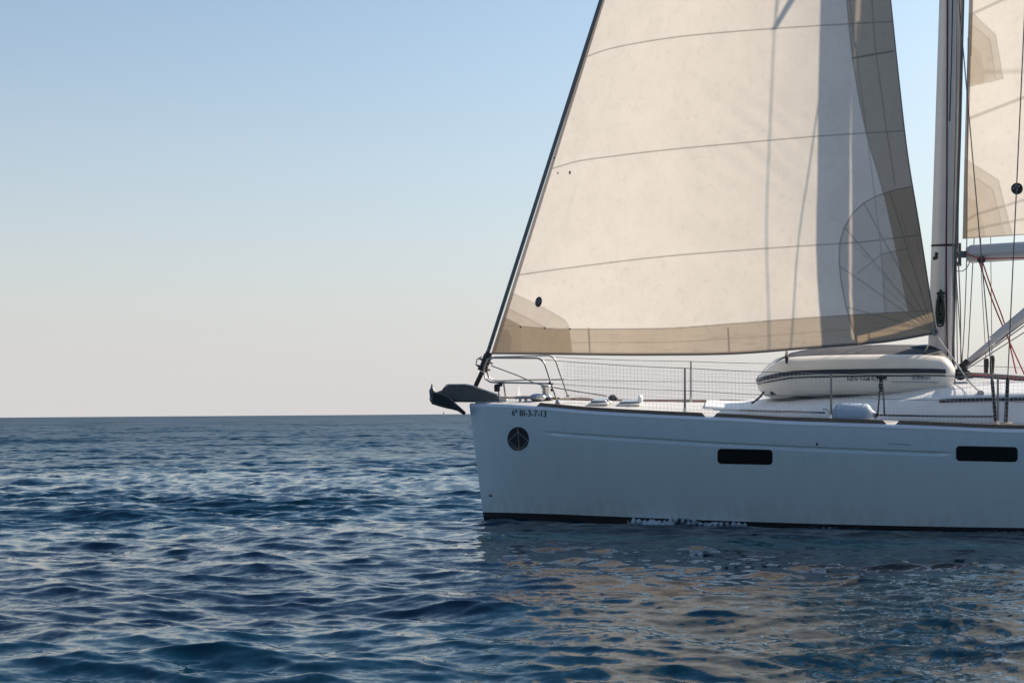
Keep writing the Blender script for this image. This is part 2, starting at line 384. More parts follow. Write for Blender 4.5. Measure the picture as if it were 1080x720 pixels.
def make_sea():
    rr = [1.0, 1.6, 2.2, 2.8, 3.4, 4.0, 4.5]
    r = 5.0
    while r < 230: rr.append(r); r += max(.024, r * .0031)
    while r < 900: rr.append(r); r *= 1.02
    while r < 14000: rr.append(r); r *= 1.12
    rr.append(16000); rr = np.array(rr)
    th = np.concatenate([np.linspace(-rad(27), rad(27), 1150), np.linspace(rad(27), 2 * np.pi - rad(27), 160)[1:-1]])
    nr, nt_ = len(rr), len(th)
    R, T = np.meshgrid(rr, th, indexing='ij'); X = (R * np.sin(T)).ravel(); Y = (R * np.cos(T)).ravel()
    dr = np.gradient(rr)[:, None] * np.ones(nt_); dth = np.gradient(th); dth = np.abs(dth); dth[-1] = dth[-2]
    sp = np.maximum(dr, R * np.minimum(dth, .05)[None, :] * .8).ravel()
    Z, DX, DY, RES = ocean_z(X, Y, sp)
    fade = 1 - sstep(250, 1500, R.ravel())
    # water piling up a little along the boat's side, and foam
    wx = X + DX; wy = Y + DY
    q = np.stack([wx - BOW[0], wy - BOW[1]], -1)
    ca, sa = math.cos(BOAT_YAW), math.sin(BOAT_YAW)
    u = q[:, 0] * ca - q[:, 1] * sa; v = -(q[:, 0] * sa + q[:, 1] * ca)
    near = np.abs(v) < 4
    d = np.full_like(u, 9.0); un = np.clip(u[near], 0, 14); d[near] = np.abs(v[near]) - hull_v(un, vw_(un) * TANH + .03, False)
    d = np.where((u < -.3) | (u > 14), 9, d)
    calm = 1 - .2 * np.exp(-np.clip(d, 0, 9) / .9) - .5 * np.exp(-(np.clip(d, 0, 9) / .22) ** 2)
    lee = sstep(-.5, 1.5, u) * (1 - sstep(11, 14, u)) * sstep(0, 1.2, v) * (1 - sstep(7, 11, v))   # the hull shelters the water to leeward
    calm = calm * (1 - .22 * lee)
    gust = 1 + .13 * (np.sin(X / 4.1 + Y / 9.0) + np.sin(X / 7.7 - Y / 5.2 + 1.3) + np.sin(X / 15 + Y / 21 + 4)) ; Z = Z * gust
    Z = Z * calm * fade
    Z -= .045 * np.exp(-(np.clip(d, 0, 9) / .7) ** 2) * sstep(.8, 2.5, u) * (d < 8)
    def lump(a, b, c): return sstep(a - c, a, u) * (1 - sstep(b, b + c, u))
    edge = np.exp(-(np.clip(d, 0, 9) / .16) ** 2)
    n1 = sum(np.sin(u * f + p) * np.sin(v * f * 1.3 + p * 2) * a for f, p, a in ((7, 1, .5), (17, 2.2, .6), (39, .4, .7), (83, 1.7, .7)))
    fo = np.zeros_like(u)
    for a, b, c, s in ((2.15, 2.75, .25, 1.0), (2.75, 3.5, .3, .75), (4.1, 4.9, .4, .42), (5.3, 5.9, .3, .25), (.15, .4, .2, .15), (6.3, 7.4, .4, .35)):
        L_ = lump(a, b, c) * s
        Z += .115 * L_ * edge * np.clip(.8 + .22 * n1, .2, 1.4)
        fo = np.maximum(fo, L_ * np.exp(-(np.clip(d - .02, 0, 9) / .20) ** 2) * np.clip(.8 + .45 * n1, 0, 1))
    Z += .015 * lump(0, 1.2, .4) * edge
    me = bpy.data.meshes.new('water')
    n = nr * nt_
    me.vertices.add(n)
    co = np.stack([X + DX * fade, Y + DY * fade, Z], -1).astype(np.float32)
    me.vertices.foreach_set('co', co.ravel())
    i = np.arange(nr - 1)[:, None] * nt_; j = np.arange(nt_)[None, :]; j2 = (j + 1) % nt_
    quads = np.stack([i + j, i + nt_ + j, i + nt_ + j2, i + j2], -1).reshape(-1, 4)
    nf = len(quads)
    me.loops.add(nf * 4); me.loops.foreach_set('vertex_index', quads.ravel().astype(np.int32))
    me.polygons.add(nf); me.polygons.foreach_set('loop_start', np.arange(0, nf * 4, 4, dtype=np.int32))
    me.polygons.foreach_set('use_smooth', np.ones(nf, bool))
    me.update(calc_edges=True)
    a = me.attributes.new('chop', 'FLOAT', 'POINT'); a.data.foreach_set('value', np.sqrt(RES).astype(np.float32))
    a = me.attributes.new('foam', 'FLOAT', 'POINT'); a.data.foreach_set('value', fo.astype(np.float32))
    m = bpy.data.materials.new('sea_water'); m.use_nodes = True; t = m.node_tree; N = t.nodes; L = t.links; p = N['Principled BSDF']
    p.inputs['Base Color'].default_value = (*SEA_C, 1); p.inputs['IOR'].default_value = 1.333
    p.inputs['Specular IOR Level'].default_value = .5
    ch = N.new('ShaderNodeAttribute'); ch.attribute_name = 'chop'
    # residual slope -> microfacet roughness
    m0 = N.new('ShaderNodeMath'); m0.operation = 'SUBTRACT'; m0.use_clamp = True; m0.inputs[1].default_value = .135; L.new(ch.outputs['Fac'], m0.inputs[0])
    m1 = N.new('ShaderNodeMath'); m1.operation = 'MULTIPLY'; m1.inputs[1].default_value = 1.6; L.new(m0.outputs[0], m1.inputs[0])
    m2 = N.new('ShaderNodeMath'); m2.operation = 'SQRT'; L.new(m1.outputs[0], m2.inputs[0])
    m3 = N.new('ShaderNodeMath'); m3.operation = 'MAXIMUM'; m3.inputs[1].default_value = .035; L.new(m2.outputs[0], m3.inputs[0])
    L.new(m3.outputs[0], p.inputs['Roughness'])
    ge = N.new('ShaderNodeNewGeometry')
    mp = N.new('ShaderNodeMapping'); mp.inputs['Scale'].default_value = (.75, 1.5, 1); L.new(ge.outputs['Position'], mp.inputs['Vector'])
    # unresolved ripples as random facet slopes
    tot = None
    for sc, st in ((24.0, .11), (10.0, .10), (3.0, .09), (.9, .09), (.22, .10), (.07, .10)):
        n_ = N.new('ShaderNodeTexNoise'); n_.inputs['Scale'].default_value = sc; n_.inputs['Detail'].default_value = 2; L.new(mp.outputs['Vector'], n_.inputs['Vector'])
        s_ = N.new('ShaderNodeVectorMath'); s_.operation = 'SUBTRACT'; L.new(n_.outputs['Color'], s_.inputs[0]); s_.inputs[1].default_value = (.5, .5, .5)
        c_ = N.new('ShaderNodeVectorMath'); c_.operation = 'MULTIPLY'; L.new(s_.outputs[0], c_.inputs[0])
        if sc < 9:
            k_ = N.new('ShaderNodeMath'); k_.operation = 'MULTIPLY'; k_.inputs[1].default_value = st * 55; L.new(ch.outputs['Fac'], k_.inputs[0])
            k2 = N.new('ShaderNodeCombineXYZ'); L.new(k_.outputs[0], k2.inputs[0]); L.new(k_.outputs[0], k2.inputs[1]); L.new(k2.outputs[0], c_.inputs[1])
        else: c_.inputs[1].default_value = (st * 2, st * 2, 0)
        if tot is None: tot = c_
        else:
            a_ = N.new('ShaderNodeVectorMath'); a_.operation = 'ADD'; L.new(tot.outputs[0], a_.inputs[0]); L.new(c_.outputs[0], a_.inputs[1]); tot = a_
    ad = N.new('ShaderNodeVectorMath'); ad.operation = 'ADD'; L.new(ge.outputs['Normal'], ad.inputs[0]); L.new(tot.outputs[0], ad.inputs[1])
    no = N.new('ShaderNodeVectorMath'); no.operation = 'NORMALIZE'; L.new(ad.outputs[0], no.inputs[0]); L.new(no.outputs[0], p.inputs['Normal'])
    fa = N.new('ShaderNodeAttribute'); fa.attribute_name = 'foam'
    fn = N.new('ShaderNodeTexNoise'); fn.inputs['Scale'].default_value = 26; fn.inputs['Detail'].default_value = 6; fn.inputs['Roughness'].default_value = .75; L.new(ge.outputs['Position'], fn.inputs['Vector'])
    f1 = N.new('ShaderNodeMath'); f1.operation = 'ADD'; L.new(fa.outputs['Fac'], f1.inputs[0]); L.new(fn.outputs['Fac'], f1.inputs[1])
    f2 = N.new('ShaderNodeMapRange'); f2.inputs['From Min'].default_value = .85; f2.inputs['From Max'].default_value = 1.22; L.new(f1.outputs[0], f2.inputs['Value'])
    fb = N.new('ShaderNodeBsdfDiffuse'); fb.inputs['Color'].default_value = (.46, .50, .53, 1)
    ms = N.new('ShaderNodeMixShader'); L.new(f2.outputs['Result'], ms.inputs[0]); L.new(p.outputs[0], ms.inputs[1]); L.new(fb.outputs[0], ms.inputs[2])
    L.new(ms.outputs[0], N['Material Output'].inputs['Surface'])
    me.materials.append(m)
    o = bpy.data.objects.new('water', me); COL.objects.link(o); o['kind'] = 'structure'
    o['label'] = 'choppy dark blue open sea reaching the horizon'
    return o
SEA_C = (.0009, .017, .032)
make_sea()

# ------------------------------------------------------------------ the sailing yacht
boat = thing('sailboat', 'large sailing yacht with white hull, cream headsail set and a white inflatable on its foredeck', 'sailboat')

def wire(name, a, b, r=.0055, m=None, parent=boat, n=6, sag=0.0, label=None, seg=1):
    a = np.asarray(a, float); b = np.asarray(b, float)
    k = max(seg, 1 if sag == 0 else 14)
    pts = [a + (b - a) * i / k - np.array([0, 0, sag * 4 * (i / k) * (1 - i / k)]) for i in range(k + 1)]
    return MB().tube(pts, r, n).build(name, m or M_WIRE, parent, label=label)
def rope(name, pts, r, m, parent=boat, n=7, label=None, smooth=True, base=(0, 0, 0)):
    P = np.array(pts, float)
    if smooth and len(P) > 2:
        t = np.concatenate([[0], np.cumsum(np.linalg.norm(np.diff(P, axis=0), axis=1))]); tt = np.linspace(0, t[-1], len(P) * 6)
        P = np.stack([pchip(t, P[:, i], tt) for i in range(3)], -1)
    return MB().tube(P, r, n).build(name, m, parent, base, label=label)

# hull ---------------------------------------------------------------
U_ST = np.concatenate([np.linspace(0, .3, 12)[:-1] ** 1.0, np.linspace(.3, 2, 36)[:-1], np.linspace(2, 9.6, 130)[:-1], np.linspace(9.6, 14, 24)])
def boot_z(u): return np.interp(u, [0, .5, 2, 4, 7, 14], BOOT)
_b = [hull_at(px, py)[1] for px, py in ((512, 540), (550, 540.8), (640, 543.8), (800, 550), (1075, 556.2))]
BOOT = [_b[0], _b[1], _b[2], _b[3], _b[4], _b[4]]
def hull_rows(u):
    zb = boot_z(u); zk = zk_(u); zt = zs_(u); zw = vw_(max(u, 0)) * TANH * .6
    return np.concatenate([np.linspace(zw - .75, zw - .1, 6), np.linspace(zw - .05, zb, 4), np.linspace(zb, zk - .05, 20)[1:], zk + np.array([-.036, -.033, -.016, 0, .010, .020, .023]), np.linspace(zk + .03, zt, 14)])
for side in (1,):
    port = np.array([hull_p(np.full(len(hull_rows(u)), u), hull_rows(u)) for u in U_ST])
    stbd = port.copy(); stbd[..., 1] *= -1
    mb = MB(); nrow = port.shape[1]
    for P in (port, stbd):
        mb.grid(P[:, :10], 1); mb.grid(P[:, 9:], 0)
    # stem closing strip and transom
    mb.grid(np.stack([port[0], stbd[0]], 0), 0)
    mb.grid(np.stack([port[-1], stbd[-1]], 0), 0)
    hull = mb.build('hull', [M_HULL, M_ANTI], boat)
# gunwale strip
def deck_edge(u, dv=.045, dz=.028):
    v = vs_(np.maximum(u, 0)); z = zs_(u)
    return v, z
mb = MB()
prof = []
for u in U_ST:
    v = float(vs_(u)); z = float(zs_(u)); e = min(.045, v * .5)
    x = u + stem_x(z) * max(0, 1 - u / 3)
    prof.append([(x, -(v + .004), z - .012), (x, -(v + .006), z), (x, -(v - .012), z + .022), (x, -(v - e), z + .036), (x, -(v - e - .01), z + .02)])
prof = np.array(prof); mb.grid(prof); q = prof.copy(); q[..., 1] *= -1; mb.grid(q)
mb.build('gunwale', M_STRIP, boat)
# deck with camber
def deck_z(u, v):
    b = float(vs_(max(u, 0))) - .04
    return float(zs_(u)) + .03 + .07 * max(0, 1 - (v / max(b, .05)) ** 2) * min(1, b)
mb = MB(); P = []
for u in U_ST:
    b = float(vs_(u)) - min(.045, float(vs_(u)) * .5)
    x = u + stem_x(float(zs_(u))) * max(0, 1 - u / 3)
    P.append([(x, -b * s, deck_z(u, b * s)) for s in np.linspace(-1, 1, 17)])
mb.grid(np.array(P)); mb.build('deck', M_DECK, boat)
def on_deck(px, v):
    """deck point under a photograph column, v to port"""
    u = LP(px, 430, v)[0]
    for _ in range(20):
        z = deck_z(u, v); 
        # find row
        lo, hi = 380.0, 520.0
        for _ in range(30):
            mid = (lo + hi) / 2
            if LP(px, mid, v)[2] > z: lo = mid
            else: hi = mid
        u = LP(px, lo, v)[0]
    return np.array([u, -v, z])
# toe rails in three lengths a side with scupper gaps
def toe_rail(u0, u1, s, m):
    n = max(4, int((u1 - u0) / .12)); P = []
    for i in range(n + 1):
        u = u0 + (u1 - u0) * i / n; v = float(vs_(u)) - .065; z = float(zs_(u)) + .03
        h = .052; k = .0 if 0 < i < n else (.05 if i == 0 else -.05)
        x = u + stem_x(z) * max(0, 1 - u / 3)
        P.append([(x, -s * (v + .018), z), (x + k, -s * (v + .016), z + h), (x + k, -s * (v - .016), z + h), (x, -s * (v - .018), z)])
    P = np.array(P); mb = MB(); mb.grid(P, 0, True); mb.add(P[0], [(0, 1, 2, 3)]); mb.add(P[-1], [(3, 2, 1, 0)])
    return mb.build('toe_rail', m, boat)
def u_of(px): 
    v = 1.0
    for _ in range(20):
        u = LP(px, 440, v)[0]; v = float(vs_(max(u, 0)))
    return u
for a, b in ((u_of(574), u_of(744.5)), (u_of(752), u_of(936)), (u_of(945), 13.5)): 
    toe_rail(a, b, 1, M_TEAK); toe_rail(a, b, -1, M_TEAKR)

# hull windows, emblem, registration -------------------------------------
def hull_patch(name, outline, off, m, parent, thick=.004, label=None):
    """flat outline in photograph pixels laid on the curved topside"""
    uv = [hull_at(x, y) for x, y in outline]
    return hull_patch_uz(name, [uv], off, m, parent, label)
def hull_patch_uz(name, polys, off, m, parent, label=None):
    mb = MB()
    for uv in polys:
        c = np.mean(np.array(uv), 0); n = len(uv)
        rings = []
        for k in (1.0, .66, .33):
            rings.append([hull_p(c[0] + (a - c[0]) * k, c[1] + (b - c[1]) * k, off) for a, b in uv])
        base = [hull_p(a, b, -.003) for a, b in uv]
        P = np.array([base] + rings); mb.grid(P, 0, True)
        o = len(mb.v); mb.v.append(tuple(hull_p(c[0], c[1], off))); s0 = o - n
        for j in range(n): mb.f.append((s0 + j, s0 + (j + 1) % n, o)); mb.m.append(0)
    return mb.build(name, m, parent, label=label)
def rrect(x0, y0, x1, y1, r, sl=0.0, n=5):
    pts = []
    for cx, cy, a0 in ((x1 - r, y0 + r, -90), (x1 - r, y1 - r, 0), (x0 + r, y1 - r, 90), (x0 + r, y0 + r, 180)):
        for i in range(n + 1):
            a = rad(a0 + 90 * i / n); x = cx + r * math.cos(a); y = cy + r * math.sin(a)
            pts.append((x, y + sl * (x - (x0 + x1) / 2)))
    # densify long edges
    o = []
    for i in range(len(pts)):
        a = np.array(pts[i]); b = np.array(pts[(i + 1) % len(pts)]); k = max(1, int(np.linalg.norm(b - a) / 6))
        for j in range(k): o.append(tuple(a + (b - a) * j / k))
    return o
for x0, y0, x1, y1 in ((757.5, 474.2, 814, 488.6), (1009, 471.3, 1072.5, 485.6)):
    f = hull_patch('hull_window', rrect(x0 - .8, y0 - .8, x1 + .8, y1 + .8, 4, .02), .004, M_RUBBER, boat)
    hull_patch('pane', rrect(x0, y0, x1, y1, 3.4, .02), .007, M_BLACKG, f)
CE = (546.2, 462.6); RE = (11.3, 12.6)
em = hull_patch('round_emblem', [(CE[0] + RE[0] * math.cos(a), CE[1] + RE[1] * math.sin(a)) for a in np.linspace(0, 2 * math.pi, 40)[:-1]], .004, M_INK, boat)
def seg_line(a, b, w_):
    a = np.array(a); b = np.array(b); d = (b - a) / np.linalg.norm(b - a); n = np.array([-d[1], d[0]]) * w_ / 2
    k = 5
    return [tuple(a + (b - a) * i / k + n) for i in range(k + 1)] + [tuple(b - (b - a) * i / k - n) for i in range(k + 1)]
polys = []
T, Bm, Lf, Rt = (546, 455.2), (547.6, 474.2), (536.3, 464.8), (557, 465)
for a, b in ((T, Lf), (T, Rt), (Lf, Bm), (Rt, Bm), (T, Bm), ((545.8, 450.4), T), ((538, 469.6), (546.8, 475)), ((556, 470), (548.4, 475))):
    polys.append([hull_at(x, y) for x, y in seg_line(a, b, .85)])
hull_patch_uz('emblem_lines', polys, .007, M_INKL, em)
def text_outlines(body, size=1.0):
    c = bpy.data.curves.new('txt', 'FONT'); c.body = body; c.size = size; c.resolution_u = 3; c.fill_mode = 'BOTH'; c.offset = .012; c.align_x = 'CENTER'; c.align_y = 'CENTER'
    o = bpy.data.objects.new('txt', c); COL.objects.link(o); bpy.context.view_layer.update()
    me = bpy.data.meshes.new_from_object(o.evaluated_get(bpy.context.evaluated_depsgraph_get()))
    vs = np.array([v.co[:] for v in me.vertices]); fs = [tuple(p.vertices) for p in me.polygons]
    bpy.data.objects.remove(o); bpy.data.curves.remove(c); bpy.data.meshes.remove(me)
    vs[:, 0] -= (vs[:, 0].min() + vs[:, 0].max()) / 2; vs[:, 1] -= (vs[:, 1].min() + vs[:, 1].max()) / 2
    return vs, fs
vs, fs = text_outlines('6ª BI-3-7-13')
wd = vs[:, 0].max() - vs[:, 0].min(); hg = vs[:, 1].max() - vs[:, 1].min()
pp = []
for x, y, _ in vs:
    X = 557.6 + x / wd * 36.5; Y = 435.6 - y / hg * 6.6 + (X - 557.6) * .045
    u, z = hull_at(X, Y); pp.append(hull_p(u, z, .0045))
MB().add(pp, fs).build('registration_number', M_INK, boat, smooth=False)
def hull_ball(name, px, py, r, m):
    u, z = hull_at(px, py); p = hull_p(u, z, .0)
    return MB().ball(p, r, 0, 12, 8, (1, .5, 1)).build(name, m, boat)
hull_ball('towing_eye', 517.6, 521.5, .028, M_STEELD)
hull_ball('hull_drain', 861.8, 468.2, .016, M_DARK)
hull_patch('scuff_mark', [(937, 467.2), (948, 467.8), (960, 468.6), (960, 469.2), (948, 468.5), (937, 467.9)], .003, M_INKL, boat)

# coachroof ---------------------------------------------------------------
def roof_tab():
    T = []
    for px, pyb, v in ((742, 440.5, .62), (770, 435.5, .80), (800, 432, .93), (850, 429, 1.05), (900, 427, 1.13), (950, 424.0, 1.19), (1000, 418.6, 1.23), (1080, 416.8, 1.27)):
        p = LP(px, pyb, v); T.append((p[0], v, p[2]))
    return np.array(T)
RT = roof_tab()
mb = MB(); P = []
us = np.concatenate([np.linspace(RT[0, 0] + .02, 9.0, 70), [10.5, 11]])
for u in us:
    v = float(pchip(RT[:, 0], RT[:, 1], min(u, 9))); z = float(pchip(RT[:, 0], RT[:, 2], min(u, 8.2))); zd = deck_z(u, v + .1)
    z = max(z, zd + .01); h = z - zd
    cr = min(.09, h * .35)
    row = [(v + .10, zd - .03), (v + .06, zd + h * .5), (v + .02, z - .03), (v, z), (v - .035, z + .022)]
    row += [(s * (v - .05), z + .03 + cr * (1 - s * s)) for s in np.linspace(.97, 0, 9)]
    half = [(u, -a, b) for a, b in row]
    P.append(half + [(u, a, b) for (uu, a, b) in [(u, r[0], r[1]) for r in row][::-1][1:]])
    ROOF_TOP = z + .03 + cr
P = np.array(P); mb.grid(P); mb.add(P[0], [tuple(range(P.shape[1]))])
cabin = mb.build('coachroof', M_ROOF, boat)
def roof_z(u, v=0.0):
    b = float(pchip(RT[:, 0], RT[:, 1], min(u, 9))); z = float(pchip(RT[:, 0], RT[:, 2], min(u, 8.2))); zd = deck_z(u, b + .1); z = max(z, zd + .01)
    s = min(1, abs(v) / (b - .05)); return z + .03 + min(.09, (z - zd) * .35) * (1 - s * s)
# long dark window in the coachroof side
a = LP(991, 420.2, 1.27); b = LP(1080, 420.6, 1.31)
mb = MB(); P = []
for i in range(40):
    u = a[0] + (9.0 - a[0]) * i / 39
    v = float(pchip(RT[:, 0], RT[:, 1], min(u, 9))); z = float(pchip(RT[:, 0], RT[:, 2], min(u, 8.2)))
    P.append([(u, -(v + .028), z - .018), (u, -(v + .034), z - .020), (u, -(v + .044), z - .062), (u, -(v + .036), z - .064)])
P = np.array(P); mb.grid(P, 0, True); mb.add(P[0], [(0, 1, 2, 3)]); mb.add(P[-1], [(0, 1, 2, 3)])
mb.build('window_strip', M_BLACKG, cabin)
# handrail line and jib track on the roof
rope('handrail', [LP(780, 432.6, 1.02), LP(830, 434, 1.16), LP(870, 435, 1.24)], .012, M_DARK, cabin)
rope('handrail', [LP(926, 437.6, 1.36), LP(990, 438.6, 1.4), LP(1048, 439.2, 1.44)], .012, M_DARK, cabin)

# mast -----------------------------------------------------------------
pA = LP(995.5, 250, 0); pB = LP(1003.6, 0, 0)
sl_ = (pB - pA) / (pB[2] - pA[2])
def mast_c(z): return pA + sl_ * (z - pA[2])
MAST_Z0 = roof_z(mast_c(2.0)[0]); MAST_Z1 = 19.5
mb = MB(); P = []
for z in np.linspace(MAST_Z0, MAST_Z1, 30):
    c = mast_c(z); tp = 1 - .35 * sstep(14, 19.5, z); row = []
    for j in range(28):
        q = 2 * math.pi * j / 28; x = math.cos(q); y = math.sin(q)
        sx = .155 * tp * (1 if x < 0 else .92)
        row.append(c + np.array([sx * np.sign(x) * abs(x) ** 1.2, .115 * tp * np.sign(y) * abs(y) ** 1.25, 0]))
    P.append(row)
P = np.array(P); mb.grid(P, 0, True); mb.add(P[-1], [tuple(range(28))])
mast = mb.build('mast', M_MAST, boat)
mb = MB(); mb.tube([mast_c(MAST_Z0) + (.165, 0, 0), mast_c(MAST_Z1) + (.10, 0, 0)], .018, 8); mb.build('luff_track', M_ALUD, mast)
zb = LP(996, 258.5, 0.09)[2]
P = []
for z in (zb - .014, zb + .014):
    c = mast_c(z); P.append([c + np.array([.159 * np.sign(math.cos(q)) * abs(math.cos(q)) ** 1.2, .119 * np.sign(math.sin(q)) * abs(math.sin(q)) ** 1.25, 0]) for q in np.linspace(0, 2 * math.pi, 29)[:-1]])
MB().grid(np.array(P), 0, True).build('black_band', M_DARK, mast)
p = LP(988, 270, .0); MB().box(p + (-.0, -.06, 0), (.07, .06, .10), 0, None, .012).box(p + (-.03, -.05, -.03), (.05, .05, .05), 0, None, .01).build('pole_ring', M_DARK, mast)
c = mast_c(MAST_Z0); MB().tube([c + (0, 0, -.02), c + (0, 0, .05)], [.22, .20], 20).build('mast_collar', M_ALUD, mast)
# spreaders and shrouds, both sides
z1 = LP(1004, -62, 0.0)[2]
chp = on_deck(1060.5, 1.62)
SPR = []
for s in (1, -1):
    for zz, ln, swp in ((z1 + 1.15, 1.28, .70), (z1 + 5.6, .9, .58)):
        r0 = mast_c(zz) + np.array([0, -s * .08, 0]); t0 = r0 + np.array([swp, -s * ln, .10])
        SPR.append((s, r0, t0))
        mb = MB(); mb.tube([r0, t0], [.055, .032], 10, 0, True, .45, (1, 0, 0)); mb.build('spreader', M_ALU, mast)
def shroud(a, b, rr=.007): return wire('shroud', a, b, rr, M_WIRE)
tips = {s: [t for ss, r, t in SPR if ss == s] for s in (1, -1)}
for s in (1, -1):
    c1 = np.array([chp[0], -s * (1.62 if s == 1 else 1.42), chp[2] - .02]); c2 = c1 + np.array([-.10, s * .03, 0])
    shroud(c1, tips[s][0]); shroud(tips[s][0], tips[s][1]); shroud(tips[s][1], mast_c(18.6) + np.array([.05, -s * .05, 0]))
    shroud(c2, mast_c(z1 - .1) + np.array([0, -s * .08, 0]))
    shroud(tips[s][0], mast_c(z1 + 5.4) + np.array([0, -s * .08, 0]), .006)
    for c_, tgt in ((c1, tips[s][0]), (c2, mast_c(z1 - .1))):
        d = tgt - c_; d /= np.linalg.norm(d); L0 = .60 if s == 1 else .24
        st = .02 if s == 1 else .10
        MB().tube([c_ + d * st, c_ + d * (L0 - .05), c_ + d * L0], [.022, .022, .012], 10).build('turnbuckle', M_RUBBER, boat)
    MB().box(c1 + (-.05, 0, .03), (.26, .05, .05), 0, None, .012).build('chainplate', M_BEIGE if s == 1 else M_STEELD, boat)
# forestay, furler
fs0 = LP(507, 395, 0); fs1 = LP(634, 0, 0)
sd_f = (fs1 - fs0) / np.linalg.norm(fs1 - fs0)
def stay(z): return fs0 + (fs1 - fs0) * (z - fs0[2]) / (fs1[2] - fs0[2])
TOPZ = 17.6
foil = MB().tube([stay(fs0[2] + .25), stay(TOPZ)], .027, 10).build('forestay_foil', M_ALUD, boat)
q = [LP(501.5, 407, .0), LP(508.5, 392, 0)]
MB().tube(q, .032, 8, 0, True, .5).build('forestay_toggle', M_DARK, boat)
mb = MB(); base = LP(508.5, 391, 0); tp = LP(516, 371.5, 0)
d = tp - base
for a, b, r in ((0, .12, .07), (.14, .2, .105), (.22, .5, .058), (.5, .56, .105), (.58, .85, .062), (.85, 1.0, .05)):
    mb.tube([base + d * a, base + d * (a + b) / 2, base + d * b], r, 14)
drum = mb.build('furler_drum', M_DARK, boat)
MB().tube([LP(508, 376, .1), LP(503, 379, .1), LP(502, 384.5, .1), LP(507, 386, .1)], .009, 7).build('drum_guard', M_STEELD, drum)
rope('furling_line', [LP(518, 385.5, .05), LP(545, 395.5, .2), LP(568, 405, .38), LP(605, 412, .62), LP(640, 417.5, .85)], .008, M_ROPE)

# sails ---------------------------------------------------------------
def seg_d(X, Y, a, b):
    ax, ay = a; bx, by = b; t = np.clip(((X - ax) * (bx - ax) + (Y - ay) * (by - ay)) / ((bx - ax) ** 2 + (by - ay) ** 2), 0, 1)
    return np.hypot(X - ax - t * (bx - ax), Y - ay - t * (by - ay))
def pline(X, Y, pts, w_=.8):
    d = np.full_like(X, 1e9)
    for a, b in zip(pts[:-1], pts[1:]): d = np.minimum(d, seg_d(X, Y, a, b))
    return np.clip(1.15 - d / w_, 0, 1)
def in_poly(X, Y, poly):
    ins = np.zeros(X.shape, bool); n = len(poly)
    for i in range(n):
        x0, y0 = poly[i]; x1, y1 = poly[(i + 1) % n]
        if y0 == y1: continue
        c = ((y0 > Y) != (y1 > Y)) & (X < (x1 - x0) * (Y - y0) / (y1 - y0) + x0); ins ^= c
    return ins
def hline(X, Y, xs, ys, w_=.8):
    d = np.abs(Y - pchip(xs, ys, X)); return np.clip(1.15 - d / w_, 0, 1)

def sail_mesh(name, P, cloth, m, parent):
    n, k = P.shape[:2]
    me = bpy.data.meshes.new(name); me.vertices.add(n * k); me.vertices.foreach_set('co', P.reshape(-1, 3).astype(np.float32).ravel())
    i = np.arange(n - 1)[:, None] * k; j = np.arange(k - 1)[None, :]
    q = np.stack([i + j, i + j + 1, i + k + j + 1, i + k + j], -1).reshape(-1, 4); nf = len(q)
    me.loops.add(nf * 4); me.loops.foreach_set('vertex_index', q.ravel().astype(np.int32))
    me.polygons.add(nf); me.polygons.foreach_set('loop_start', np.arange(0, nf * 4, 4, dtype=np.int32)); me.polygons.foreach_set('use_smooth', np.ones(nf, bool))
    me.update(calc_edges=True)
    a = me.attributes.new('cloth', 'FLOAT_COLOR', 'POINT'); c = np.ones((n * k, 4), np.float32); c[:, 0] = cloth[0].ravel(); c[:, 1] = cloth[1].ravel(); c[:, 2] = 0
    a.data.foreach_set('color', c.ravel()); me.materials.append(m)
    o = bpy.data.objects.new(name, me); COL.objects.link(o); o.parent = parent
    return o

# --- headsail: rows run luff -> leech, from the foot up
G_TOP = -700.0
def luff_px(y): return 634 - 115 / 365 * y + 1.5
LE_Y = [-760, -500, -250, -100, 0, 80, 160, 240, 320, 352]; LE_X = [868, 888, 913, 930, 940, 948.3, 957.5, 970.5, 983.0, 988.3]
def leech_px(y): return pchip(LE_Y, LE_X, y)
tau = np.concatenate([np.linspace(0, 1, 560) * .339, .339 + (1 - .339) * np.linspace(0, 1, 110)[1:] ** .95]); S = np.linspace(0, 1, 640)
ly0, ey0 = 373.5, 352.0
LY = ly0 + (G_TOP - ly0) * tau; EY = ey0 + (G_TOP - ey0) * tau
A_, S_ = np.meshgrid(tau, S, indexing='ij')
PX = luff_px(LY)[:, None] * (1 - S_) + leech_px(EY)[:, None] * S_
sag = pchip([0, .1, .37, .55, .72, .87, 1], [0, 2.6, 9.5, 12, 9.6, 7.2, 0], S)
PY = LY[:, None] * (1 - S_) + EY[:, None] * S_ + sag[None, :] * np.maximum(0, 1 - A_ * 6) ** 2
# slight roach / hollow so rows bow upward in the middle as on a cambered sail
ve = pchip([0, .15, .35, .7, 1], [1.22, 1.28, 1.28, .85, .06], tau)
camb = pchip([0, .12, .4, .8, 1], [.64, .73, .78, .45, .05], tau)
sh = np.where(S_ < .42, 1 - ((.42 - S_) / .42) ** 2, 1 - ((S_ - .42) / .58) ** 2)
V = ve[:, None] * S_ + camb[:, None] * sh * np.ones_like(S_)
V += .018 * np.sin(S_ * 16 + A_ * 30) * sstep(.3, .9, S_) * (1 - sstep(0, .3, A_)) 
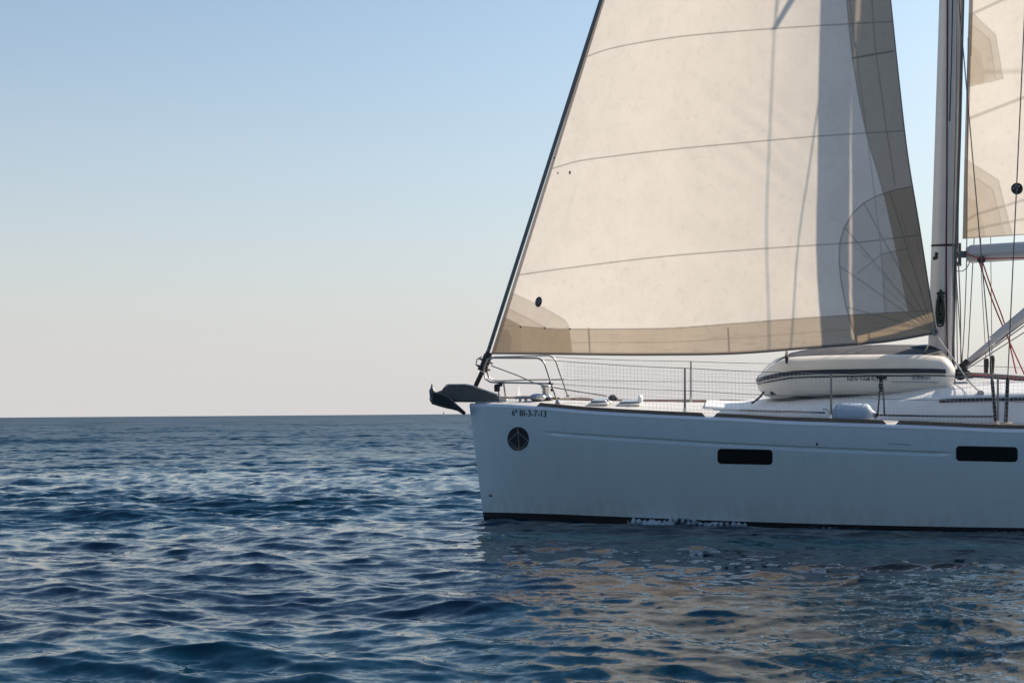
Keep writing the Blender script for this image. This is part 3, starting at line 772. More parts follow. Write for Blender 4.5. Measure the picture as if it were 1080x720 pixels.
# creases: fans out of the clew and a few pull lines across the shadowed part
_dx = PX - 988; _dy = PY - 352; _r = np.hypot(_dx, _dy); _a = np.arctan2(-_dy, -_dx)
V += .0045 * np.sin(_a * 34 + .6 * np.sin(_r / 30)) * np.exp(-_r / 130) * sstep(8, 40, _r)
_q = (PX - 800) * .62 + (PY - 150) * -.78
V += .0022 * np.sin(_q / 3.4 + .5 * np.sin(PX / 19)) * np.exp(-((PX - 800) / 55) ** 2 - ((PY - 150) / 60) ** 2)
_q = (PX - 600) * .35 + (PY - 320) * .94
V += .0028 * np.sin(_q / 5.5 + np.sin(PX / 37)) * np.exp(-((PX - 640) / 110) ** 2 - ((PY - 325) / 26) ** 2)
V += .0030 * np.sin(PY / 9.0 + .8 * np.sin(PY / 41)) * np.exp(-S_ / .035) * sstep(0, .01, S_)
o_ = (BMi @ np.array([0, 0, HC, 1]))[:3]
D = (_F[None, None] + (PX - 540)[..., None] / F_PX * _R - (PY - 360)[..., None] / F_PX * _U) @ BMi[:3, :3].T
t_ = (-V - o_[1]) / D[..., 1]
GP = o_ + D * t_[..., None]
red = np.zeros_like(PX); grn = np.zeros_like(PX)
# double cloth: sacrificial band along leech and foot, tack and clew patches
leech_in = pchip([-760, -300, 0, 60, 138, 200, 340], [868, 876, 893, 899, 913, 930.5, 960], PY)
strip = PX > leech_in
foot_y = pchip([510, 540, 600, 690, 770, 860, 960, 990], [341, 343.5, 347, 346.5, 341.5, 334.5, 328.5, 327], PX)
strip |= PY > foot_y
clew = (988, 352); arc = [(960, 197), (945, 200), (925, 206.5), (911, 214), (899, 225.5), (890, 241), (885.8, 256), (885, 275), (887, 296), (892, 322), (899, 345), (904, 362)]
cl_poly = arc + [(1000, 372), (1000, 190)]
incl = in_poly(PX, PY, cl_poly)
red[strip] = .72
red[incl] = np.minimum(1, red[incl] + .30)
in2 = in_poly(PX, PY, [(930, 268), (952, 262), (969, 243), (1000, 250), (1000, 372), (935, 372), (932, 330)]); red[in2] = np.minimum(1, red[in2] + .2)
tk1 = in_poly(PX, PY, [(500, 300), (539, 308.5), (560, 318), (578, 327), (596, 337.5), (599.5, 343), (601, 352), (604, 380), (500, 380)]); red[tk1] = np.minimum(1, red[tk1] + .45)
tk2 = in_poly(PX, PY, [(500, 318), (534, 324.5), (556, 335), (577, 346.5), (579, 355), (581, 380), (500, 380)]); red[tk2] = np.minimum(1, red[tk2] + .22)
tk3 = in_poly(PX, PY, [(500, 330), (532, 334), (549, 343), (550, 380), (500, 380)]); red[tk3] = np.minimum(1, red[tk3] + .3)
ln = np.zeros_like(PX); ln[tk1 & strip] = .2; ln[tk3] = .3; ln[in_poly(PX, PY, [(510, 345), (536, 348), (540, 358), (536, 380), (500, 380)])] = .5
for dy in range(-7, 1):
    y0 = dy * 112.0
    pass
seamsx = [545, 613, 640, 700, 780, 860, 940, 990]
for yy in ([62, 47.5, 42, 34.7, 30.5, 26, 22.3, 21],):
    for k_ in range(0, 7):
        ln = np.maximum(ln, .62 * hline(PX, PY + 112.5 * k_, [613 + 34 * k_, 640 + 30 * k_, 670 + 26 * k_, 720 + 18 * k_, 780 + 8 * k_, 860, 940 - 10 * k_], [62, 52.5, 46, 38.5, 33, 27.5, 23], .95))
ln = np.maximum(ln, .62 * hline(PX, PY, [580, 610, 645, 700, 780, 860, 960], [178.5, 170, 165, 158.5, 151, 144, 137.5], .95))
ln = np.maximum(ln, .62 * hline(PX, PY, [543, 600, 700, 780, 860, 900, 960], [290.5, 282.5, 270.5, 264, 258.5, 256, 249], .95))
ln = np.maximum(ln, .55 * hline(PX, PY, [510, 540, 600, 690, 770, 860, 960, 990], [341, 343.5, 347, 346.5, 341.5, 334.5, 328.5, 327], .9))
ln = np.maximum(ln, .35 * hline(PX, PY, [510, 600, 690, 770, 860, 960], [355, 361, 361, 357, 350, 343], .7) * (PX > 560))
for x_ in (621.5, 768.5): ln = np.maximum(ln, .75 * pline(PX, PY, [(x_ - .7, 346), (x_ + .7, 374)], 1.0))
ln = np.maximum(ln, .75 * pline(PX, PY, [(899, 61.5), (942, 54)], 1.5))
ln = np.maximum(ln, .55 * np.clip(1.1 - np.abs(PX - leech_in) / .9, 0, 1) * (PY < 205))
ln = np.maximum(ln, .55 * pline(PX, PY, [(905, -200), (919.5, 0), (923, 50), (934, 130), (944, 195)], .9))
ln = np.maximum(ln, .45 * pline(PX, PY, [(896, 0), (918, 170), (929, 260), (934, 330)], .7))
ln = np.maximum(ln, .65 * pline(PX, PY, arc, 1.0))
for a in ((911, 214), (891, 240), (886, 281), (894, 324), (938, 201)):
    ln = np.maximum(ln, .55 * pline(PX, PY, [a, (984, 349)], .9))
for a in ((950, 225), (965, 240), (927, 243), (905, 262), (930, 300), (975, 270)):
    ln = np.maximum(ln, .28 * pline(PX, PY, [a, (984, 349)], .8))
ln = np.maximum(ln, .4 * pline(PX, PY, [(905, 288), (930, 268), (958, 262)], 1.0))
for pts in ([(539, 308.5), (560, 318), (578, 327), (596, 337.5), (599.5, 343), (604, 374)], [(534, 324.5), (556, 335), (577, 346.5), (579, 355), (580.5, 374)], [(530, 334), (549, 343)], [(549, 352), (550, 372)], [(563, 352), (564, 371)], [(524, 366), (560, 349)], [(560, 371), (599, 345)], [(540, 371), (585, 345)]):
    ln = np.maximum(ln, .34 * pline(PX, PY, pts, .7))
for k_ in range(70):   # loose stains in the foot band
    x_, y_ = rng.uniform(640, 900), rng.uniform(352, 372); ln = np.maximum(ln, rng.uniform(.05, .22) * np.exp(-((PX - x_) / rng.uniform(2, 9)) ** 2 - ((PY - y_) / rng.uniform(.5, 1.3)) ** 2))
edge = np.clip(1.6 - np.abs(PY - PY[0][None, :]) / 2.4, 0, 1) * (A_ < .05); grn = np.maximum(edge, ln)
grn = np.maximum(grn, .8 * (S_ > .9965)); grn = np.maximum(grn, .75 * (S_ < .008))
ink = 0
for x_, y_, w_, h_ in ((588.2, 182.6, .8, 1.6), (601, 182, 1.3, 2.0)): pass
# mildew and rub marks on the single cloth
for k_ in range(420):
    x_, y_ = rng.normal(640, 34), rng.normal(195, 45); red = np.maximum(red, np.where(red < .3, rng.uniform(.03, .13) * np.exp(-((PX - x_) / rng.uniform(1.5, 6)) ** 2 - ((PY - y_) / rng.uniform(1, 5)) ** 2), 0)) if k_ < 0 else red
genoa = sail_mesh('headsail', GP, (red, grn), M_SAILJ, boat)
def gsurf(px, py, off=.004):
    i = np.argmin((PX - px) ** 2 + (PY - py) ** 2); v = -GP.reshape(-1, 3)[i][1] + off
    return LP(px, py, v)
def disc(name, c, rx, ry, m, parent, surf, tilt=0.0, off=.006, n=24):
    mb = MB(); ring = []
    for a in np.linspace(0, 2 * math.pi, n + 1)[:-1]:
        x = rx * math.cos(a); y = ry * math.sin(a)
        ring.append(surf(c[0] + x * math.cos(tilt) - y * math.sin(tilt), c[1] + x * math.sin(tilt) + y * math.cos(tilt), off))
    mb.prism(ring, (0, .004, 0)); return mb.build(name, m, parent, smooth=False)
e1 = disc('round_emblem', (568, 318.3), 3.5, 5.6, M_INK, genoa, gsurf, .2)
for dx, dy in ((.4, -2.6), (-1.5, -.7), (1.6, -1.0), (-.2, 1.2)): disc('emblem_spot', (568 + dx, 318.3 + dy), .75, .95, M_BADGE, e1, gsurf, .2, .012, 10)
for x_, y_, a, b in ((588.3, 182.6, .6, 1.4), (601, 182, 1.0, 1.9), (584.4, 166.5, .7, 1.2)): disc('telltale', (x_, y_), a, b, M_INK, genoa, gsurf, .1, .008, 10)
for x_, y_ in ((549, 344.8), (574.4, 346), (601, 346.8)): disc('snap', (x_, y_), 1.0, 1.0, M_INK, genoa, gsurf, 0, .006, 10)
cr = gsurf(986.5, 350, .01)
mb = MB(); ring = [cr + np.array([.032 * math.cos(a), -.004, .032 * math.sin(a)]) for a in np.linspace(0, 2 * math.pi, 17)]
mb.tube(ring, .014, 8); mb.build('clew_ring', M_STEELD, genoa)
rope('jib_sheet', [cr + (0, 0, -.02), LP(997, 367, 1.0), LP(1012, 388, 1.1), LP(1022, 402, 1.18), LP(1032.5, 412.5, 1.22)], .010, M_ROPEW)
rope('jib_sheet', [cr + (.0, 0, -.02), LP(981, 360, .6), LP(975, 372, .3)], .008, M_ROPEW)
# block on the roof that takes the sheet
p = LP(1034, 415, 1.2); mb = MB(); mb.tube([p + (0, -.02, 0), p + (0, .02, 0)], .042, 14); mb.box(p + (0, 0, -.05), (.22, .06, .03), 0, None, .008)
mb.build('sheet_block', M_STEEL, boat)

# --- mainsail
BOOM_ANG = rad(7)
def mluff_px(y): return pchip([-760, -300, 0, 100, 180, 252], [1043, 1031, 1022.0, 1019.0, 1016.8, 1015.2], y)
gz0 = LP(1016, 252, 0); 
nz, ns = 420, 300
zt_ = np.concatenate([np.linspace(252, -40, 330), np.linspace(-40, -790, 60)[1:]])
nz = len(zt_)
base_l = np.array([LP(float(mluff_px(y)), y, 0.0) for y in zt_])
tt = (zt_ - 252) / (-790 - 252)
chord = pchip([0, .3, .6, .85, 1], [5.5, 4.6, 3.1, 1.5, .25], tt)
ang = BOOM_ANG + rad(9) * tt
sfine = np.concatenate([np.linspace(0, .28, 230), np.linspace(.28, 1, 50)[1:]])
MP = np.zeros((nz, len(sfine), 3))
shp = np.where(sfine < .4, 1 - ((.4 - sfine) / .4) ** 2, 1 - ((sfine - .4) / .6) ** 2)
for i in range(nz):
    c_ = chord[i]; b_ = .09 * c_ * min(1, .35 + tt[i] * 4); low = max(0, 1 - tt[i] * 14)
    MP[i, :, 0] = base_l[i, 0] + c_ * sfine * math.cos(ang[i]) + b_ * shp * math.sin(ang[i])
    MP[i, :, 1] = base_l[i, 1] - c_ * sfine * math.sin(ang[i]) - b_ * shp * math.cos(ang[i])
    MP[i, :, 2] = base_l[i, 2] + .03 * sfine * c_ - .40 * low * sstep(.13, .24, sfine) * (1 - .3 * sstep(.8, 1, sfine))
QX, QY = to_px(MP)
red = np.zeros_like(QX); grn = np.zeros_like(QX)
def patch(poly, a):
    global red
    k_ = in_poly(QX, QY, poly); red[k_] = np.minimum(1, red[k_] + a)
patch([(1010, 14), (1026, 14), (1036, 24), (1050, 37), (1058, 83), (1024, 91), (1010, 92)], .45)
patch([(1010, 26), (1026, 27), (1044, 42), (1050, 82), (1024, 91), (1010, 90)], .14)
patch([(1010, 45), (1024, 47), (1035, 56), (1039, 86), (1010, 90)], .12)
patch([(1010, 166), (1020, 168), (1031, 176), (1053, 190), (1060, 218), (1069, 252), (1069, 260), (1010, 260)], .42)
patch([(1010, 180), (1030, 188), (1047, 200), (1053, 222), (1060, 260), (1010, 260)], .16)
patch([(1010, 205), (1030, 212), (1038, 240), (1041, 260), (1010, 260)], .14)
sm = np.zeros_like(QX)
for pts, a, w_ in (([(1010, 22), (1027, 14), (1062, -2)], .4, 2.2), ([(1010, 130), (1030, 122), (1090, 99)], .4, 2.2), ([(1010, 238), (1030, 226), (1090, 208)], .38, 1.8), ([(1010, 246), (1040, 239), (1090, 229)], .35, 1.8), ([(1040, 76), (1090, 75)], .22, 3.5),
                   ([(1026, 14), (1050, 37), (1058, 83)], .3, .8), ([(1026, 27), (1044, 42), (1050, 82)], .3, .8), ([(1024, 91), (1058, 83)], .3, .8), ([(1031, 176), (1053, 190), (1060, 218), (1069, 252)], .3, .8), ([(1030, 188), (1047, 200), (1053, 222), (1060, 252)], .3, .8)):
    sm = np.maximum(sm, a * pline(QX, QY, pts, w_))
for k_ in range(1, 8): sm = np.maximum(sm, .4 * pline(QX, QY + 108 * k_, [(1010, 22), (1062, -2), (1200, -70), (1420, -180)], 2.2))
sm = np.maximum(sm, .8 * (np.abs(MP[..., 0] - base_l[:, None, 0]) < .045)); sm = np.maximum(sm, .5 * (zt_ > 250.6)[:, None])
grn = sm
main = sail_mesh('mainsail', MP, (red, grn), M_SAILM, boat)
def msurf(px, py, off=.004):
    i = np.argmin((QX - px) ** 2 + (QY - py) ** 2); return LP(px, py, -MP.reshape(-1, 3)[i][1] + off)
e2 = disc('round_emblem', (1072.6, 199), 6.3, 6.2, M_INK, main, msurf, 0)
for dx, dy in ((-1.2, -3), (2.2, -2.6), (-3.6, -.4), (-.2, 1.0)): disc('emblem_spot', (1072.6 + dx, 199 + dy), 1.0, 1.0, M_BADGE, e2, msurf, 0, .012, 10)

# boom, gooseneck, vang ---------------------------------------------------
b0 = LP(1019, 268.2, 0.02); bd = np.array([math.cos(BOOM_ANG), -math.sin(BOOM_ANG), .035]); bd /= np.linalg.norm(bd)
mb = MB(); mb.tube([b0, b0 + bd * .06, b0 + bd * 5.6], [.085, .118, .118], 18, 0, True, .72); boom = mb.build('boom', M_ALU, boat)
gn = mast_c(b0[2]) + (.16, 0, 0)
mb = MB(); mb.box((gn + b0) / 2 + (.0, 0, 0), (float(np.linalg.norm(b0 - gn)) + .05, .05, .09), 0, None, .012); mb.tube([gn + (.05, 0, -.15), gn + (.05, 0, .15)], .018, 8)
mb.tube([gn + (.0, 0, -.12), gn + (.05, 0, -.12)], .03, 8); mb.tube([gn + (.0, 0, .12), gn + (.05, 0, .12)], .03, 8)
mb.build('gooseneck', M_ALUD, boom)
p = LP(1035, 274, .12); MB().tube([p + (0, -.03, 0), p + (0, .03, 0)], .048, 14).tube([p + (0, -.035, 0), p + (0, .035, 0)], .018, 10).build('reef_block', M_DARK, boom)
rope('reef_line', [LP(1020, 268, .13), LP(1035, 272.5, .15), LP(1080, 272.0, .3), LP(1120, 271.4, .4)], .008, M_ROPER, boom)
v0 = LP(1012, 389, .06); v1 = LP(1104, 311.5, .35)
mb = MB(); dv = v1 - v0
mb.tube([v0 + dv * .03, v0 + dv * .40], .036, 12); mb.tube([v0 + dv * .39, v1], .068, 14)
vang = mb.build('boom_vang', M_ALU, boat)
MB().tube([v0, v0 + dv * .11], .05, 12).build('vang_toggle', M_DARK, vang)
for dy, r in ((9, .008), (13, .008), (21, .007)):
    rope('vang_line', [LP(1016, 386 + dy * .25, .12), LP(1092, 322 + dy, .35)], r, M_ROPE, vang, smooth=False)

# running rigging around the mast foot ------------------------------------------
def line(name, pts, v, r, m): return rope(name, [LP(x, y, vv) for (x, y), vv in zip(pts, v if hasattr(v, '__len__') else [v] * len(pts))], r, m, boat, smooth=len(pts) > 2)
line('halyard', [(999.2, -80), (998.7, 180), (998.2, 300), (999.5, 392)], .12, .010, M_ROPEM)
line('halyard', [(1010.5, -80), (1008, 130), (1005, 300), (1007, 392)], .12, .007, M_ROPE)
line('halyard', [(1006, -80), (1003.5, 60), (1001.5, 128)], .11, .009, M_NAVY)
line('reef_line', [(1018, -60), (1013.5, 130), (1010.5, 260), (1013, 330), (1013.5, 386)], .06, .008, M_ROPE)
line('reef_line', [(1016, -60), (1011.2, 130), (1008.5, 285), (1011.2, 330), (1014.5, 386)], .08, .0065, M_ROPE)
line('reef_line', [(1021, 40), (1020, 200), (1019.5, 270), (1017.5, 335), (1014.5, 384)], .10, .0065, M_ROPE)
for x0_, x1_, y1_ in ((1034.5, 1040, 378), (1044.8, 1046.2, 375)):
    line('lazy_jack', [(x0_, 60), (x0_ + .2, 272), (x1_, y1_ + 2)], -.45, .0055, M_ROPE)
    MB().tube([LP(x1_, y1_, -.45), LP(x1_ + .3, y1_ + 4, -.45), LP(x1_ - .2, 396, -.45)], [.03, .034, .026], 9).build('line_sleeve', M_RUBBER, boat)
line('mainsheet_line', [(1036.5, 277), (1046, 305), (1059, 340), (1072, 394)], .16, .009, M_ROPER)
line('mainsheet_line', [(1033, 277), (1047, 318), (1058, 345), (1081, 396)], .18, .009, M_ROPER)
line('gooseneck_line', [(1008, 286), (1014, 286), (1019, 283), (1023, 276)], .08, .006, M_ROPE)
# lines led aft over the roof
for i_, (c_, dy, m) in enumerate(((0, 0, M_ROPER), (.1, 1.3, M_ROPER), (.22, -1.2, M_ROPE), (.3, 2.4, M_NAVY))):
    rope('led_aft_line', [LP(1010, 394.5 + dy, c_), LP(1030, 395 + dy, c_), LP(1060, 397 + dy, c_ + .05), LP(1100, 400 + dy, c_ + .1)], .013, m)
mb = MB()
for x_, y_, v, r in ((1009, 393, .15, .05), (1015, 391, .12, .06), (1020, 394, .05, .045), (1013, 397, .22, .05)):
    p = LP(x_, y_, v); mb.tube([p + (0, -.03, 0), p + (0, .03, 0)], r, 12)
mb.box(LP(1014, 397, .1), (.26, .3, .04), 0, None, .01)
mb.build('deck_blocks', M_DARK, boat)

# pulpit -------------------------------------------------------------------
def arc_pts(a, b, c, n=6):
    a, b, c = map(np.asarray, (a, b, c)); return [(1 - t) ** 2 * a + 2 * t * (1 - t) * b + t * t * c for t in np.linspace(0, 1, n)]
def pulpit_side(s):
    f = lambda x, y, v: LP(x, y, v) * np.array([1, 1, 1]) 
    def mir(p): return np.array([p[0], p[1] * s, p[2]])
    vt = .58
    A = f(517, 377.3, .16); B = f(566, 377.6, vt); C = f(572.5, 378.5, vt); Dn = f(575, 385, vt); E = f(588, 424.6, vt + .02)
    top = [A] + [A + (B - A) * t for t in (.25, .5, .75)] + arc_pts(B, C, Dn) + [E]
    lo0 = f(513.5, 380.5, .14); lo = [f(517, 377.3, .16), f(513.5, 379.5, .145), f(510.5, 388, .13), f(510.3, 393.5, .13), f(512, 399.5, .15), f(517, 402.6, .19), f(522, 403.3, .22), f(545, 403.6, .40), f(583.5, 404.6, .59)]
    leg = [f(525, 404, .24), f(526.8, 421.5, .26)]
    P1 = [mir(p) for p in top]; P2 = [mir(p) for p in lo]; P3 = [mir(p) for p in leg]
    MB().tube(P1, .0118, 9).build('pulpit_rail', M_TUBE, pulpit); MB().tube(P2, .0118, 9).build('pulpit_rail', M_TUBE, pulpit)
    MB().tube(P3, .0118, 9).build('pulpit_leg', M_TUBE, pulpit)
    e = mir(E); MB().tube([e + (0, 0, -.03), e + (0, 0, .0), e + (0, 0, .04)], [.034, .034, .018], 12).build('rail_foot', M_STEELD, pulpit)
    return mir(Dn), mir(f(583.5, 404.6, .59))
pulpit = MB().tube([LP(513.8, 379, .14), LP(513.8, 379, -.14) ], .0145, 9).build('pulpit', M_STEEL, boat)
pj = {s: pulpit_side(s) for s in (1, -1)}
p = LP(524.3, 409, .28); MB().box(p, (.075, .07, .10), 0, None, .012).box(p + (.05, .0, .05), (.05, .06, .06), 0, None, .01).build('navigation_light', M_DARK, pulpit)
for px, py in ((580, 404), (582.2, 411)): MB().ball(LP(px, py, .63), .022).build('rail_clamp', M_DARK, pulpit)

# stanchions, lifelines, netting ------------------------------------------------
def rail_line(s):
    tops = []; mids = []
    for px, ytop in ((722.3, 388), (876.5, 393.5), (1052.5, 396.5), (1240, 404)):
        v = 1.2
        for _ in range(20): u = LP(px, 440, v)[0]; v = float(vs_(max(u, 0))) - .11
        b = np.array([u, -v, deck_z(u, v)]); zt = LP(px, ytop, v + .0)[2]
        t = np.array([LP(px, ytop, v)[0], -v, zt])
        b[1] *= s; t[1] *= s
        if px < 1200:
            MB().tube([b, b + (t - b) * .5, t], [.0145, .013, .012], 9).build('stanchion', M_STEELD, boat)
            MB().tube([b + (0, 0, -.01), b + (0, 0, .02), b + (0, 0, .09)], [.035, .022, .018], 10).build('stanchion_base', M_STEEL, boat)
        tops.append(t); mids.append(b + (t - b) * .52)
    return tops, mids
TOPS = {}
for s in (1, -1):
    tops, mids = rail_line(s); st = pj[s][0]; TOPS[s] = (tops, mids)
    P = [LP(574.5, 379.3, .58) * np.array([1, s, 1])] + tops; Q = [pj[s][1]] + mids
    for i in range(4):
        wire('lifeline', P[i], P[i + 1], .0036, M_WIRE, sag=.012); wire('lifeline', Q[i], Q[i + 1], .0032, M_WIRE, sag=.012)
# netting laced to the port and starboard lifelines
def netting(s):
    tops, mids = TOPS[s]; P = [LP(591, 381, .62) * np.array([1, s, 1])] + tops
    P = np.array(P); top = lambda u: np.array([u, np.interp(u, P[:, 0], P[:, 1]), np.interp(u, P[:, 0], P[:, 2]) - .012])
    mb = MB(); r = .0014
    u0, u1 = P[0, 0] + .05, P[-1, 0] - .1
    n = int((u1 - u0) / .047); us = np.linspace(u0, u1, n)
    def bot(u): 
        v = (float(vs_(u)) - .11); return np.array([u, -s * v, deck_z(u, v) + .03])
    H = 12
    G = np.array([[top(u) * (1 - h / H) + bot(u) * h / H + np.array([0, s * -.006 * math.sin(u * 9 + h), .006 * math.sin(u * 5 + h * 2)]) for h in range(H + 1)] for u in us])
    for i in range(n): mb.tube(G[i], r, 3, 0, False)
    for h in range(H + 1): mb.tube(G[:, h], r * (1.0 if h < H else 1.6), 3, 0, False)
    mb.build('lifeline_netting', M_NET, boat, smooth=False)
for s in (1, -1): netting(s)
# lashing cords hanging from the lifeline
mb = MB()
for a, b in (((928.5, 399), (925.5, 438)), ((930.2, 399), (932.8, 437))): mb.tube([LP(*a, 1.66), LP((a[0] + b[0]) / 2 + .4, (a[1] + b[1]) / 2, 1.66), LP(*b, 1.62)], .011, 7)
mb.tube([LP(925, 397, 1.67), LP(929.5, 398.5, 1.69), LP(935, 398, 1.67)], .02, 8); mb.tube([LP(928, 405, 1.67), LP(929, 413, 1.67)], .02, 8)
mb.tube([LP(926, 436, 1.62), LP(922.5, 440.5, 1.62)], .022, 8)
mb.build('lashing_cord', M_RUBBER, boat)

# foredeck gear ----------------------------------------------------------
def lathe(c, prof, n=18):
    P = np.array([[np.array(c) + (r * math.cos(q), r * math.sin(q), z) for q in np.linspace(0, 2 * math.pi, n + 1)[:-1]] for r, z in prof]); return MB().grid(P, 0, True)
p = on_deck(576, .0); z_ = LP(576, 421, .0)[2]; c = np.array([LP(576, 420, 0)[0], 0, z_])
w_ = lathe(c, [(.0, .19), (.06, .19), (.075, .17), (.055, .14), (.05, .07), (.075, .05), (.085, .035)]).build('windlass', M_STEEL, boat)
lathe(c, [(.085, .035), (.09, .0), (.10, -.06)]).build('windlass_base', M_DARK, w_)
MB().ball(LP(567, 419, .1), .10, 0, 14, 10, (1.2, .9, .55)).build('windlass_cover', M_STEEL, boat)
mb = MB(); zz = LP(545, 422, .1)
for px in (548.5, 554.5): mb.tube([LP(px, 418, .2), LP(px, 426, .2)], .02, 8)
mb.tube([LP(543, 419.5, .2), LP(566, 419.2, .22)], .017, 8); mb.build('mooring_cleat', M_STEELD, boat)
rope('anchor_chain', [LP(528, 419, .05), LP(540, 419.3, .05), LP(552, 418.2, .04), LP(562, 418.6, .03), LP(570, 419, .02)], .016, M_BEIGE)
MB().box(LP(531.5, 422.5, .12), (.10, .09, .05), 0, None, .01).build('chain_stopper', M_STEEL, boat)
# deck hatches
def hatch(px0, px1, py, v, wid, m):
    a = LP(px0, py, v); b = LP(px1, py, v); c = (a + b) / 2 - np.array([0, 0, .035])
    o = MB().box(c + (0, 0, -.02), (b[0] - a[0] + .06, wid + .06, .04), 0, None, .015).build('deck_hatch', M_DECK, boat)
    MB().box(c + (0, 0, .012), (b[0] - a[0], wid, .03), 0, None, .01).build('hatch_pane', m, o)
M_ACRYL = mat('smoked_acrylic', (.10, .13, .18), .12)
hatch(625, 641, 420.5, .25, .5, M_ACRYL); hatch(655, 674, 421.5, .25, .5, M_ACRYL)
MB().ball(LP(646.5, 419.5, .2), .055, 0, 12, 8, (1.2, 1, .8)).build('deck_fitting', M_DARK, boat)
MB().box(LP(675.5, 420.6, .3), (.05, .3, .10), 0, None, .015).build('deck_vent', M_STRIP, boat)
rope('spinnaker_sheet', [LP(590, 420, .4), LP(610, 419, .2), LP(622, 419.6, .1)], .012, M_ROPEW)
# side deck rope
rope('jackline', [LP(752, 431.8, 1.2), LP(810, 433.5, 1.36), LP(862, 435.4, 1.46)], .006, M_ROPE)

# ------------------------------------------------------------------ anchor on the bow roller
ab = LP(490, 418, 0)
anchor = thing('anchor', 'dark plough anchor stowed in the roller at the tip of the bow', 'anchor', ab)
def px_prism(pts, v0, v1, m, name, parent, base, bev=.008):
    A = [LP(x, y, v0) for x, y in pts]; off = np.array([0, v0 - v1, 0])
    o = MB().prism(A, off).build(name, m, parent, base, smooth=False)
    md = o.modifiers.new('bevel', 'BEVEL'); md.width = bev; md.segments = 2; md.limit_method = 'ANGLE'; md.angle_limit = rad(30)
    return o
px_prism([(470.5, 405.2), (490.5, 405.1), (497, 406.6), (524, 416), (527.5, 418.5), (526.5, 424.3), (497, 424.2), (476, 424.0), (466, 421.5), (463.5, 413.6)], .075, -.075, M_ANCHOR, 'shank', anchor, ab, .02)
MB().tube([LP(470.6, 406.6, .08), LP(470.6, 406.6, -.08)], .016, 10).build('shackle_pin', M_STEEL, anchor, ab)
def blade(pts_keel, pts_edge, v_edge, name):
    """one hollow wing of the plough: a curved sheet from the keel line out to its edge"""
    n = len(pts_keel); P = []
    for (a, b) in zip(pts_keel, pts_edge):
        row = []
        for t in np.linspace(0, 1, 7):
            x = a[0] + (b[0] - a[0]) * t; y = a[1] + (b[1] - a[1]) * t + 1.4 * math.sin(math.pi * t); row.append(LP(x, y, v_edge * t))
        P.append(row)
    P = np.array(P); mb = MB(); mb.grid(P)
    o = mb.build(name, M_ANCHOR, anchor, ab); md = o.modifiers.new('thick', 'SOLIDIFY'); md.thickness = .016
    return o
keel = [(454.2, 421.5), (456, 425.2), (462, 427.2), (470, 429.4), (477, 430.6), (484, 432.4), (490.5, 435.8)]
blade(keel, [(455.5, 413), (458.5, 414.0), (462, 414.5), (467, 416), (473, 419), (479, 425), (490.3, 435.2)], .20, 'fluke')
blade(keel, [(452.5, 411.5), (453.8, 409.4), (455.3, 404.0), (457.5, 407.5), (461.5, 412.5), (470, 421), (490, 435)], -.22, 'fluke')
px_prism([(456, 424), (459, 414), (465, 411.5), (476, 422), (490.4, 435.6), (482, 432.0), (468, 428.8), (458, 426.5)], .03, -.03, M_ANCHOR, 'crown', anchor, ab, .012)
# bow roller cheeks belong to the boat
px_prism([(500, 423.2), (527, 422.6), (529, 427.5), (503, 427.8)], .10, .082, M_STEELD, 'bow_roller', boat, (0, 0, 0))
px_prism([(500, 423.2), (527, 422.6), (529, 427.5), (503, 427.8)], -.082, -.10, M_STEELD, 'bow_roller', boat, (0, 0, 0))

# ------------------------------------------------------------------ inflatable dinghy lashed keel-up on the foredeck
VD = .50
db = LP(900, 418, 0)
dinghy = thing('inflatable_dinghy', 'white inflatable dinghy with navy rubbing stripe lying upside down on the yacht foredeck', 'dinghy', db)
cp = [(1006, 396.0), (1000, 395.5), (992, 395), (960, 394.8), (920, 395.0), (880, 395.6), (850, 396.4), (835, 397.0)]
Rv = [(.10), (.19), (.235), (.255), (.258), (.258), (.255), (.25)]
path = [LP(x, y, VD) for x, y in cp]; rads = list(Rv)
pe = path[-1]; tipx = LP(812.5, 404, 0)
for a in np.linspace(0, 90, 9)[1:]:
    q = rad(a); f_ = math.sin(q); g = 1 - math.cos(q)
    path.append(np.array([pe[0] + (tipx[0] - pe[0]) * f_, pe[1] * (1 - g) , pe[2] + (tipx[2] - pe[2]) * f_])); rads.append((.255 - .075 * f_ ** 2))
half_n = len(path)
full = path + [np.array([p[0], -p[1], p[2]]) for p in path[-2::-1]]; fr = rads + rads[-2::-1]
def resample(P, R, n):
    P = np.array(P); t = np.concatenate([[0], np.cumsum(np.linalg.norm(np.diff(P, axis=0), axis=1))]); tt = np.linspace(0, t[-1], n)
    return np.stack([pchip(t, P[:, i], tt) for i in range(3)], -1), pchip(t, np.array(R), tt)
TP, TR = resample(full, fr, 120)
def frames(P):
    T = np.gradient(P, axis=0); T /= np.linalg.norm(T, axis=1)[:, None]
    Bn = np.cross(T, np.array([0, 0, 1.0])); Bn /= np.linalg.norm(Bn, axis=1)[:, None]
    Uu = np.cross(Bn, T); return T, Bn, Uu
TT, TB, TU = frames(TP)
cen = np.array([TP[:, 0].mean() + .4, 0, TP[:, 2].mean()])
sgn = np.sign(np.einsum('ij,ij->i', TB, TP - cen)); sg = 1 if np.median(sgn) > 0 else -1
def tube_pt(i, ang, off=0.0):
    return TP[i] + (TR[i] + off) * (math.cos(ang) * TB[i] * sg * .95 + math.sin(ang) * TU[i])
P = np.array([[tube_pt(i, q) for q in np.linspace(0, 2 * math.pi, 29)[:-1]] for i in range(120)])
mb = MB(); mb.grid(P, 0, True); mb.add(P[0], [tuple(range(28))]); mb.add(P[-1], [tuple(range(28))])
tube_o = mb.build('tube', M_DINGHY, dinghy, db)
